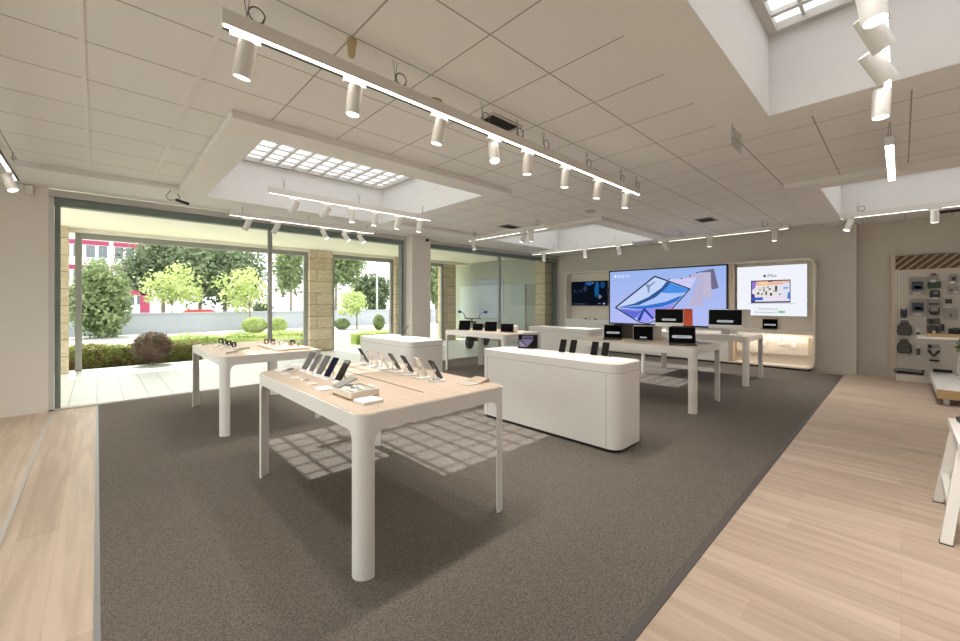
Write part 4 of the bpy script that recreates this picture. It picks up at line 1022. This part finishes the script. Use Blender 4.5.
hang('cable_pack', 'flat grey pack below the coiled cable pack', 'pack', 360, 470, 462, 515, False, 'grey_card', .03, rr=.02, extra=[(.1, .9, .1, .4, 'dark_metal', 'print')])
hang('mount_pack', 'grey and black oval mount pack in the third column', 'pack', 372, 465, 525, 600, False, 'black', .05, rr=.05, extra=[(.15, .85, .45, .95, 'grey_card', 'face')])
hang('cable_pack', 'dark brown pack upper of the lower third column', 'pack', 358, 470, 70, 120, True, 'grey_fabric', .04, rr=.01, extra=[(.5, .8, .1, .8, 'black', 'print')])
hang('cable_pack', 'dark mixed pack with white labels lower in the third column', 'pack', 358, 470, 128, 208, True, 'grey_fabric', .04, rr=.01, extra=[(.35, .6, .1, .4, 'tag_white', 'label_print'), (.1, .35, .4, .8, 'black', 'print')])
hang('adapter_pack', 'thin black adapter right of the dark mixed pack', 'pack', 475, 505, 120, 180, True, 'black', .03)
hang('camera_pack', 'grey pack with black lens at the top of the fourth column', 'pack', 540, 630, 250, 330, False, 'grey_card', .03, rr=.04, extra=[(.3, .7, .3, .7, 'black', 'lens'), (.4, .9, .05, .25, 'tag_white', 'price_tag')])
hang('camera_pack', 'flat taupe pack below the lens pack in the fourth column', 'pack', 530, 632, 352, 418, False, 'grey_card', .03, rr=.01, extra=[(.55, .8, .4, .6, 'black', 'print'), (.1, .5, .1, .3, 'tag_white', 'price_tag')])
hang('mouse_pack', 'pale pack holding a black mouse in the fourth column', 'pack', 495, 612, 450, 535, False, 'tray_grey', .03, rr=.02, extra=[(.35, .85, .4, .85, 'black', 'mouse'), (.4, .85, -.05, .15, 'tag_white', 'price_tag')])
hang('sleeve_pack', 'large plain grey sleeve with a dark keyhole in the fourth column', 'pack', 500, 622, 545, 635, False, 'grey_card', .03, rr=.01, extra=[(.45, .55, .2, .55, 'black', 'clasp')])
def backpack(label, x0, x1, y0, y1):
    a = P_(x0, y0, True); b = P_(x1, y1, True)
    cy, cz = (a[0] + b[0]) / 2, (a[1] + b[1]) / 2; w, h = a[0] - b[0], a[1] - b[1]
    t = thing('backpack', label, 'bag', (XP - .02, cy, cz), 0, 'grey bags on the pegboard')
    prof = [(-.5, -.3), (-.36, -.5), (.36, -.5), (.5, -.3), (.48, .15), (.3, .38), (0, .5), (-.3, .38), (-.48, .15)]
    bm = BM(); prism_x(bm, [(p * w, q * h) for p, q in prof], -.12, .0); obj('body', bev(bm, .02), 'black', t)
    bm = BM(); prism_x(bm, [(p * w * .82, q * h * .82) for p, q in prof], -.135, -.1); obj('front_pocket', bev(bm, .01), 'grey_fabric', t)
    bm = BM(); box(bm, -.139, -.134, -w * .36, w * .36, -.005, .005); obj('zip', bm, 'black', t, smooth=False)
    bm = BM(); tube(bm, [(-.03, -.06, h * .46), (-.05, -.03, h * .58), (-.05, .03, h * .58), (-.03, .06, h * .46)], .012); obj('handle', bm, 'black', t)
backpack('upper grey rounded bag at the left of the pegboard', 102, 232, 100, 215)
backpack('lower grey rounded bag at the left of the pegboard', 100, 230, 258, 370)
hang('tube_pack', 'narrow brown and white tube pack right of the upper grey bag', 'pack', 262, 300, 155, 238, True, 'tag_white', .04, rr=.02, extra=[(.05, .95, .05, .6, 'space_grey', 'print')])
hang('tube_pack', 'narrow brown and white tube pack right of the lower grey bag', 'pack', 264, 300, 300, 398, True, 'tag_white', .04, rr=.02, extra=[(.05, .95, .15, .75, 'space_grey', 'print')])
hang('camera_bag', 'black camera bag at the right edge of the pegboard', 'bag', 540, 660, 155, 225, True, 'black', .1, rr=.02, extra=[(.3, .7, .8, 1.15, 'grey_fabric', 'handle')])
hang('cable_pack', 'small grey pack under the white table top on the pegboard', 'pack', 360, 470, 290, 330, True, 'grey_card', .03, rr=.02, extra=[(.65, .95, .0, .9, 'black', 'print')])
hang('strip_pack', 'thin black strip pack below the black wishbone strap', 'pack', 378, 465, 420, 440, True, 'black', .03)
a = P_(368, 340, True); b = P_(462, 395, True)
t = thing('wishbone_strap', 'black V-shaped strap hanging low on the pegboard', 'strap', (XP - .04, (a[0] + b[0]) / 2, (a[1] + b[1]) / 2), 0)
w, h = a[0] - b[0], a[1] - b[1]
bm = BM(); tube(bm, [(0, w / 2, h / 2), (0, 0, -h / 2), (0, -w / 2, h / 2)], .022, 8); obj('strap', bm, 'black', t)
bm = BM(); cyl(bm, (.035, 0, 0), (-.04, 0, 0), .01, n=8); obj('hook', bm, 'silver', t)
a = P_(145, 250, False)
t = thing('empty_hook', 'empty metal hook at the top left of the pegboard', 'hook', (XP, a[0], a[1]), 0)
bm = BM(); tube(bm, [(-.001, 0, 0), (-.08, 0, 0), (-.12, 0, -.01), (-.125, 0, -.09)], .006, 8); box(bm, -.012, -.001, -.03, .03, -.03, .03); obj('arm', bm, 'silver', t)
def bundle(label, x0, x1, m, n, seed, y=455):
    ya = P_(x0, y, True)[0]; yb = P_(x1, y, True)[0]; rnd = random.Random(seed)
    t = thing('tripod_bundle', label, 'tripods', (XP - .22, 0, .1255), 0)
    for k in range(n):
        zz = .028 + .045 * (k // 3); xx = -.1 + .08 * (k % 3) + rnd.uniform(-.01, .01)
        bm = BM(); cyl(bm, (xx, ya - rnd.uniform(0, .05), zz), (xx + rnd.uniform(-.02, .02), yb + rnd.uniform(0, .05), zz), .026, .022, 10); obj('tripod', bm, m if k % 2 else 'black', t)
bundle('grey tripod bundle lying on the left of the pegboard ledge', 75, 335, 'grey_metal', 5, 1)
bundle('black tripod bundle lying on the ledge behind the trestle leg', 405, 570, 'black', 8, 2)

# podium, trestle tables
t = thing('low_podium', 'low white podium with honey oak front edge at the right', 'podium', (0, 0, 0))
bm = BM(); box(bm, 9.22, 11.5, -2.6, -.375, .20, .235); obj('top', bev(bm, .004, 1), 'white', t)
bm = BM(); box(bm, 9.20, 9.219, -2.6, -.375, .10, .235); obj('front_edge', bm, 'oak_edge', t, 'honey oak front edge', smooth=False)
bm = BM(); box(bm, 9.22, 11.5, -.395, -.38, .11, .199); obj('side_rail', bm, 'white', t, smooth=False)
for x, y in ((9.39, -.48), (11.3, -.48), (9.39, -2.4), (11.3, -2.4)):
    bm = BM(); box(bm, x - .03, x + .03, y - .03, y + .03, 0.0, .20); obj('leg', bev(bm, .005, 1), 'white', t)

def trestle(label, x0, x1, y0, y1, h, z, feet_out=.06, th=.05, topm='white', inset=.1):
    t = thing('trestle_table', label, 'table', (0, 0, z))
    bm = BM(); box(bm, x0, x1, y0, y1, h - th, h); obj('tabletop', bev(bm, .006, 1), topm, t)
    for yy, s in ((y0 + inset, -1), (y1 - inset, 1)):
        yf = yy + s * (.1 + feet_out)
        for xf, xt in ((x0 + .02, x0 + .16), (x1 - .02, x1 - .16)):
            bm = BM()
            d = Vector((xt, yy, h - th)) - Vector((xf, yf, 0)); sec = lambda p, w: [(p[0] - w, p[1] - w, p[2]), (p[0] + w, p[1] - w, p[2]), (p[0] + w, p[1] + w, p[2]), (p[0] - w, p[1] + w, p[2])]
            loft(bm, [sec((xf, yf, .008), .026), sec((xt, yy, h - th), .026)]); lg = obj('leg', bm, 'white', t, smooth=False)
            bm = BM(); box(bm, xf - .03, xf + .03, yf - .03, yf + .03, 0, .008); obj('foot_pad', bm, 'dark_metal', lg, smooth=False)
        f = .36; xa = x0 + .02 + .14 * f; xb = x1 - .02 - .14 * f; yc = yf + (yy - yf) * f
        bm = BM(); box(bm, xa, xb, yc - .018, yc + .018, (h - th) * f - .03, (h - th) * f + .03); obj('crossbar', bm, 'white', t, smooth=False)
    return t
trestle('white trestle table cut off by the right edge of the picture', 3.93, 4.76, -2.1, -.25, .66, 0.0, feet_out=-.02, inset=.03)
flat('phone_case', 'black phone case lying on the right trestle table', 'case', 4.62, -.37, .661, .16, .15, .03, 'black', .1)
flat('price_card', 'white card beside the black case on the right trestle table', 'card', 4.68, -.32, .661, .06, .05, .006, 'paper', .4)
trestle('white trestle table standing on the low podium before the pegboard', 10.75, 11.32, -1.9, -.2, .70, .2355, feet_out=-.06, th=.035, inset=.56)
bm = BM(); box(bm, -.1, .1, -.3, .3, 0, .05)
o = tag(obj('wooden_tray', bev(bm, .006, 1), 'oak_edge'), 'honey oak tray on the trestle table before the pegboard', 'tray'); o.location = (10.95, -.62, .937)
t = thing('potted_plant', 'green plant in a white pot at the right edge before the pegboard', 'plant', (9.9, -.78, .2355))
bm = BM(); lathe(bm, [(.07, 0), (.1, .02), (.12, .25), (.125, .42), (.11, .42), (.1, .36), (.01, .36)], 20); obj('pot', bm, 'white', t)
bm = BM(); rnd = random.Random(7); leaves(bm, (0, 0, .62), (.17, .17, .2), 420, .05, rnd, .3); tube(bm, [(0, 0, .36), (.01, 0, .5), (0, .02, .66)], .012); obj('foliage', bm, 'leaf_mid', t, smooth=False)

# ------------------------------------------------------------------ track lighting
def rail(name, label, p0, p1, wires, strip='lamp', zb=3.0, w=.06, h=.085, side=1, slot=True, strip_w=.021, group='pendant light tracks', loops=True):
    """rail whose bottom is at zb, running from p0 to p1"""
    p0, p1 = Vector((*p0, 0)), Vector((*p1, 0)); L = (p1 - p0).length; d = (p1 - p0) / L
    t = thing(name, label, 'track light', (p0.x, p0.y, zb), math.atan2(d.y, d.x), group)
    bm = BM(); box(bm, 0, L, -w / 2, w / 2, .004, h); obj('profile', bev(bm, .004, 1), 'lamp_white', t)
    ys = -side * (w / 2 - strip_w / 2 - .003)
    bm = BM(); box(bm, .01, L - .01, ys - strip_w / 2, ys + strip_w / 2, 0, .006); obj('light_strip', bm, strip, t, smooth=False)
    if slot:
        ya = side * (w / 2 - .014); bm = BM(); box(bm, .01, L - .01, ya - .009, ya + .009, .0005, .0055); obj('power_slot', bm, 'dark_metal', t, smooth=False)
    for i, q in enumerate(wires):
        bm = BM(); cyl(bm, (q, -.012, h), (q - .02, -.004, ZC - zb - .001), .0022, n=6); cyl(bm, (q, .012, h), (q + .02, .004, ZC - zb - .001), .0022, n=6); obj('suspension_wire', bm, 'wire', t)
        if loops:
            bm = BM(); tube(bm, loop_pts((q + .05, 0, h + .055), .042, 'y', 16, .93), .0045, 6); tube(bm, [(q + .09, 0, h + .055), (q + .07, 0, h + .005)], .0045, 6); obj('cable_loop', bm, 'wire', t)
    return t
SPOT_W = 17
def spot(x, y, ztop, ang, tilt, label, group, lens='lens', s=1.0):
    """tilt: direction (x,y) the barrel leans to, per metre of drop"""
    t = thing('spotlight', label, 'spotlight', (x, y, ztop), ang, group)
    bm = BM(); box(bm, -.075 * s, .075 * s, -.017, .017, -.026, -.0005); obj('adapter', bev(bm, .003, 1), 'lamp_white', t)
    bm = BM(); cyl(bm, (0, 0, -.026), (0, 0, -.05), .012, n=10); obj('stem', bm, 'lamp_white', t)
    ca, sa = math.cos(-ang), math.sin(-ang)
    d = Vector((tilt[0] * ca - tilt[1] * sa, tilt[0] * sa + tilt[1] * ca, -1)).normalized()
    c = Vector((0, 0, -.125)); Lh = .095 * s; r = .046 * s
    a, b = c - d * Lh, c + d * Lh
    bm = BM(); u = d.orthogonal().normalized(); w = d.cross(u)
    def rg(p, rr): return [p + (u * math.cos(2 * PI * i / 24) + w * math.sin(2 * PI * i / 24)) * rr for i in range(24)]
    loft(bm, [rg(a, r * .86), rg(a + d * .006, r), rg(b, r), rg(b, r * .9), rg(b - d * .012, r * .86)]); obj('barrel', bm, 'lamp_white', t)
    bm = BM(); cyl(bm, b - d * .0118, b - d * .008, r * .84, n=20); obj('lens', bm, lens, t)
    li = bpy.data.lights.new('spot_beam', 'SPOT'); li.energy = SPOT_W; li.spot_size = R(95); li.spot_blend = .9; li.shadow_soft_size = .04; li.color = (1, .93, .845)
    lo = bpy.data.objects.new('spot_beam', li); C.objects.link(lo); lo.parent = t; lo.location = b + d * .004; lo.rotation_euler = d.to_track_quat('-Z', 'Y').to_euler()
    return t
SR = Vector((SA, -CA))  # towards the picture's right
def tl(k, f=0.0): return (SR.x * k + CA * f, SR.y * k + SA * f)

rail('track_light', 'long glowing white light track across the middle of the ceiling', (0.47, 2.46), (5.30, 2.46), [.12, 1.05, 1.9, 2.35, 2.75, 3.55, 4.35, 4.78], group='pendant light tracks', side=1)
g = 'spotlights on the long middle track'
for i, (x, k, f) in enumerate(((.585, -.25, .1), (1.22, -.10, 0), (1.92, -.22, .05), (2.53, .08, -.35), (2.99, -.02, .05), (3.62, -.05, .1), (4.28, -.1, .1), (4.98, -.05, .1))):
    spot(x, 2.476, 3.0, 0, tl(k, f), ORD[i] + ' white spotlight from the near end of the long middle track', g, 'lens')
rail('track_light', 'white light track hanging inside the left skylight opening', (1.64, 5.80), (4.30, 5.80), [.2, 1.3, 2.5], strip='lamp_dim', strip_w=.011, side=1, loops=False)
g = 'spotlights on the left skylight track'
for i, (x, k) in enumerate(((1.98, -.5), (2.42, -.75), (2.83, 0), (3.22, -.15), (3.64, -.25), (4.08, -.12))):
    spot(x, 5.816, 3.0, 0, tl(k, 0), ORD[i] + ' spotlight from the left on the left skylight track', g)
rail('track_light', 'white light track close to the left shop window', (1.59, 7.72), (4.24, 7.72), [.2, 1.3, 2.5], strip='lamp_dim', strip_w=.011, side=1, loops=False)
g = 'spotlights on the window track'
for i, (x, k) in enumerate(((1.86, -.5), (2.32, -.55), (3.2, .55), (3.64, .7), (3.97, .7))):
    spot(x, 7.736, 3.0, 0, tl(k, 0), ORD[i] + ' spotlight from the left on the track by the window', g)
rail('track_light', 'white light track above the tablet table by the pillar', (6.36, 7.08), (6.36, 4.80), [.2, 2.05], strip='lamp_dim', strip_w=.011, side=-1)
g = 'spotlights on the tablet table track'
for i, (y, k) in enumerate(((6.87, .25), (5.36, -.5), (5.16, .1))):
    spot(6.345, y, 3.0, PI / 2, tl(k, 0), ['left', 'middle', 'right'][i] + ' spotlight on the track above the tablet table', g)
rail('track_light', 'white light track under the far middle skylight', (9.62, 7.78), (9.62, 4.60), [.8, 1.6, 2.7], strip='lamp_dim', strip_w=.011, side=-1, loops=False)
g = 'spotlights on the far skylight track'
for i, (y, k) in enumerate(((7.32, 0), (5.93, 0), (4.95, .15))):
    spot(9.605, y, 3.0, PI / 2, tl(k, 0), ['left', 'middle', 'right'][i] + ' spotlight on the track under the far middle skylight', g)
rail('track_light', 'white light track in front of the big wall screen', (9.80, 4.05), (9.80, 1.52), [.5, 2.1], strip='lamp_dim', strip_w=.011, side=-1)
g = 'spotlights before the big wall screen'
for i, (y, k) in enumerate(((3.86, .6), (2.92, 0), (1.74, -.05))):
    spot(9.785, y, 3.0, PI / 2, tl(k, 0), ['left', 'middle', 'right'][i] + ' spotlight on the track before the big wall screen', g)
rail('track_light', 'white light track before the pegboard at the far right', (9.36, .73), (9.36, -2.2), [.22, 2.2], strip='lamp_dim', strip_w=.011, side=-1)
g = 'spotlights before the pegboard'
for i, (y, k) in enumerate(((.62, -.45), (-.36, 0))):
    spot(9.345, y, 3.0, PI / 2, tl(k, 0), ['left', 'right'][i] + ' spotlight on the track before the pegboard', g)
rail('track_light', 'glowing light track cut off by the left edge of the picture', (-.69, 7.28), (-.69, 3.2), [.35, 2.2], side=1)
spot(-.70, 6.80, 3.0, PI / 2, tl(.45, 0), 'spotlight on the track at the left edge of the picture', 'spotlights at the left edge')
rail('track_light', 'glowing light track under the near right skylight', (2.0, .075), (4.04, .075), [.4, 1.4], side=1, strip='tube_led', strip_w=.034)
g = 'large spotlights under the near right skylight'
for i, (x, k, f) in enumerate(((2.47, .06, -.15), (2.76, .65, 0), (3.17, .75, 0), (3.78, -.04, 0))):
    spot(x, .091, 3.0, 0, tl(k, f), ['nearest upright', 'second, tilted', 'third, tilted', 'farthest upright'][i] + ' large spotlight under the near right skylight', g, 'lens_hot', 1.0)
rail('linear_light', 'short glowing linear light beyond the near right skylight', (5.3, .075), (6.85, .075), [.1, 1.4], strip='tube_led', strip_w=.052, slot=False, loops=False)

# ------------------------------------------------------------------ ceiling fittings
def vent(x, y, label, w=.42, l=.30, rz=0, z=ZC):
    t = thing('ceiling_vent', label, 'vent', (x, y, z - .001), rz, 'ceiling vents')
    bm = BM(); ring_prism(bm, [(-w / 2, -l / 2), (w / 2, -l / 2), (w / 2, l / 2), (-w / 2, l / 2)], [(-w / 2 + .03, -l / 2 + .03), (w / 2 - .03, -l / 2 + .03), (w / 2 - .03, l / 2 - .03), (-w / 2 + .03, l / 2 - .03)], -.01, 0); obj('frame', bm, 'vent_frame', t, smooth=False)
    bm = BM(); box(bm, -w / 2 + .03, w / 2 - .03, -l / 2 + .03, l / 2 - .03, -.002, 0); obj('duct', bm, 'vent_dark', t, smooth=False)
    for k in range(6):
        y_ = -l / 2 + .05 + k * (l - .1) / 5; bm = BM(); box(bm, -w / 2 + .03, w / 2 - .03, y_ - .004, y_ + .004, -.012, -.003); obj('slat', bm, 'dark_metal', t, smooth=False)
vent(2.76, 2.66, 'dark ceiling vent just above the long middle track'); vent(9.04, 2.76, 'ceiling vent before the big wall screen', .5, .35); vent(6.68, 6.04, 'ceiling vent above the tablet table', .5, .34)
vent(11.3, 6.7, 'dark ceiling vent near the far wall above the television', .36, .5); vent(11.45, -.85, 'dark ceiling vent above the pegboard', .4, .9)
def disc(x, y, label, r=.07, m='brass', z=ZC):
    bm = BM(); lathe(bm, [(r, 0), (r, -.012), (r * .75, -.03), (r * .1, -.034)], 18); o = tag(obj('ceiling_sensor', bm, m), label, 'ceiling sensor', 'round ceiling sensors'); o.location = (x, y, z - .001)
disc(2.06, 2.72, 'ochre ceiling disc behind the middle of the long track'); disc(4.62, 2.74, 'ochre ceiling disc near the far end of the long track'); disc(6.65, 4.0, 'round grey ceiling sensor before the far middle skylight', .09, 'vent_frame'); disc(7.0, 5.55, 'round grey ceiling sensor above the tablet table vent', .09, 'vent_frame')
t = thing('ceiling_sensor', 'ochre hanging ceiling sensor above the near end of the long track', 'ceiling sensor', (1.19, 2.45, ZC - .001), 0)
bm = BM(); lathe(bm, [(.03, 0), (.034, -.02), (.028, -.022), (.024, -.10), (.018, -.115), (.004, -.117)], 16); obj('housing', bm, 'brass', t)
t = thing('exit_sign', 'clear acrylic sign panel hanging from the ceiling near the right skylight', 'sign', (4.32, 1.06, ZS - .001), 0)
bm = BM(); box(bm, -.15, .17, -.004, .004, -.2, -.03); obj('panel', bm, 'acrylic', t, smooth=False)
bm = BM(); cyl(bm, (-.13, 0, -.03), (-.13, 0, 0), .004, n=8); cyl(bm, (.14, 0, -.03), (.14, 0, 0), .004, n=8); box(bm, -.153, -.149, -.005, .005, -.2, -.03); box(bm, -.15, .17, -.005, .005, -.203, -.1995); obj('hanger', bm, 'alu', t, smooth=False)
t = thing('junction_box', 'white double wall box high on the left wall', 'wall box', (-.725, YW, 3.11), 0)
bm = BM(); box(bm, -.085, -.003, -.05, -.0005, -.06, .06); obj('left_cover', bev(bm, .005), 'lamp_white', t)
bm = BM(); box(bm, .003, .085, -.05, -.0005, -.06, .06); obj('right_cover', bev(bm, .005), 'lamp_white', t)
t = thing('shutter_motor', 'black cylinder on loose wires above the left shop window', 'motor', (.85, 7.45, ZS - .001), 0)
bm = BM(); cyl(bm, (.0, 0, -.10), (.16, .03, -.13), .022, n=14); obj('housing', bm, 'black', t)
bm = BM(); tube(bm, [(-.08, -.15, 0), (-.13, -.12, -.09), (-.09, -.05, -.13), (0, 0, -.10)], .006, 8); tube(bm, [(.02, .02, 0), (.05, .02, -.06), (.04, .01, -.09)], .006, 8); obj('cable', bm, 'wire', t)
bm = BM(); box(bm, -.03, .03, -.05, 0, -.03, .03); cyl(bm, (0, -.05, 0), (0, -.08, -.01), .018, n=12)
o = tag(obj('security_camera', bm, 'black'), 'tiny black security camera at the top of the white pillar', 'camera'); o.location = (5.9, 8.099, 3.09)

# ------------------------------------------------------------------ light and camera
w = bpy.data.worlds.new('sky'); bpy.context.scene.world = w; w.use_nodes = True
n = w.node_tree.nodes; l = w.node_tree.links
bg = n['Background']; bg.inputs[0].default_value = (1.0, 0.985, 0.96, 1); bg.inputs[1].default_value = 0.95
sun = bpy.data.lights.new('sun', 'SUN'); sun.energy = 2.2; sun.angle = R(0.7); sun.color = (1.0, .97, .93)
so = bpy.data.objects.new('sun', sun); C.objects.link(so)
so.rotation_euler = Vector((0.02, -.50, -1)).to_track_quat('-Z', 'Y').to_euler()

cam = bpy.data.cameras.new('camera'); co = bpy.data.objects.new('camera', cam); C.objects.link(co)
cam.sensor_fit = 'HORIZONTAL'; cam.sensor_width = 36; cam.lens = 36 * F_ / 960
cam.shift_y = -(320.5 - Y0) / 960; cam.clip_start = .02; cam.clip_end = 300
co.location = (0, 0, H_)
co.rotation_euler = Vector((CA, SA, 0)).to_track_quat('-Z', 'Y').to_euler()
sc = bpy.context.scene; sc.camera = co
sc.view_settings.view_transform = 'Standard'; sc.view_settings.look = 'None'; sc.view_settings.gamma = 1; sc.view_settings.use_curve_mapping = False
sc.view_settings.exposure = EXPO
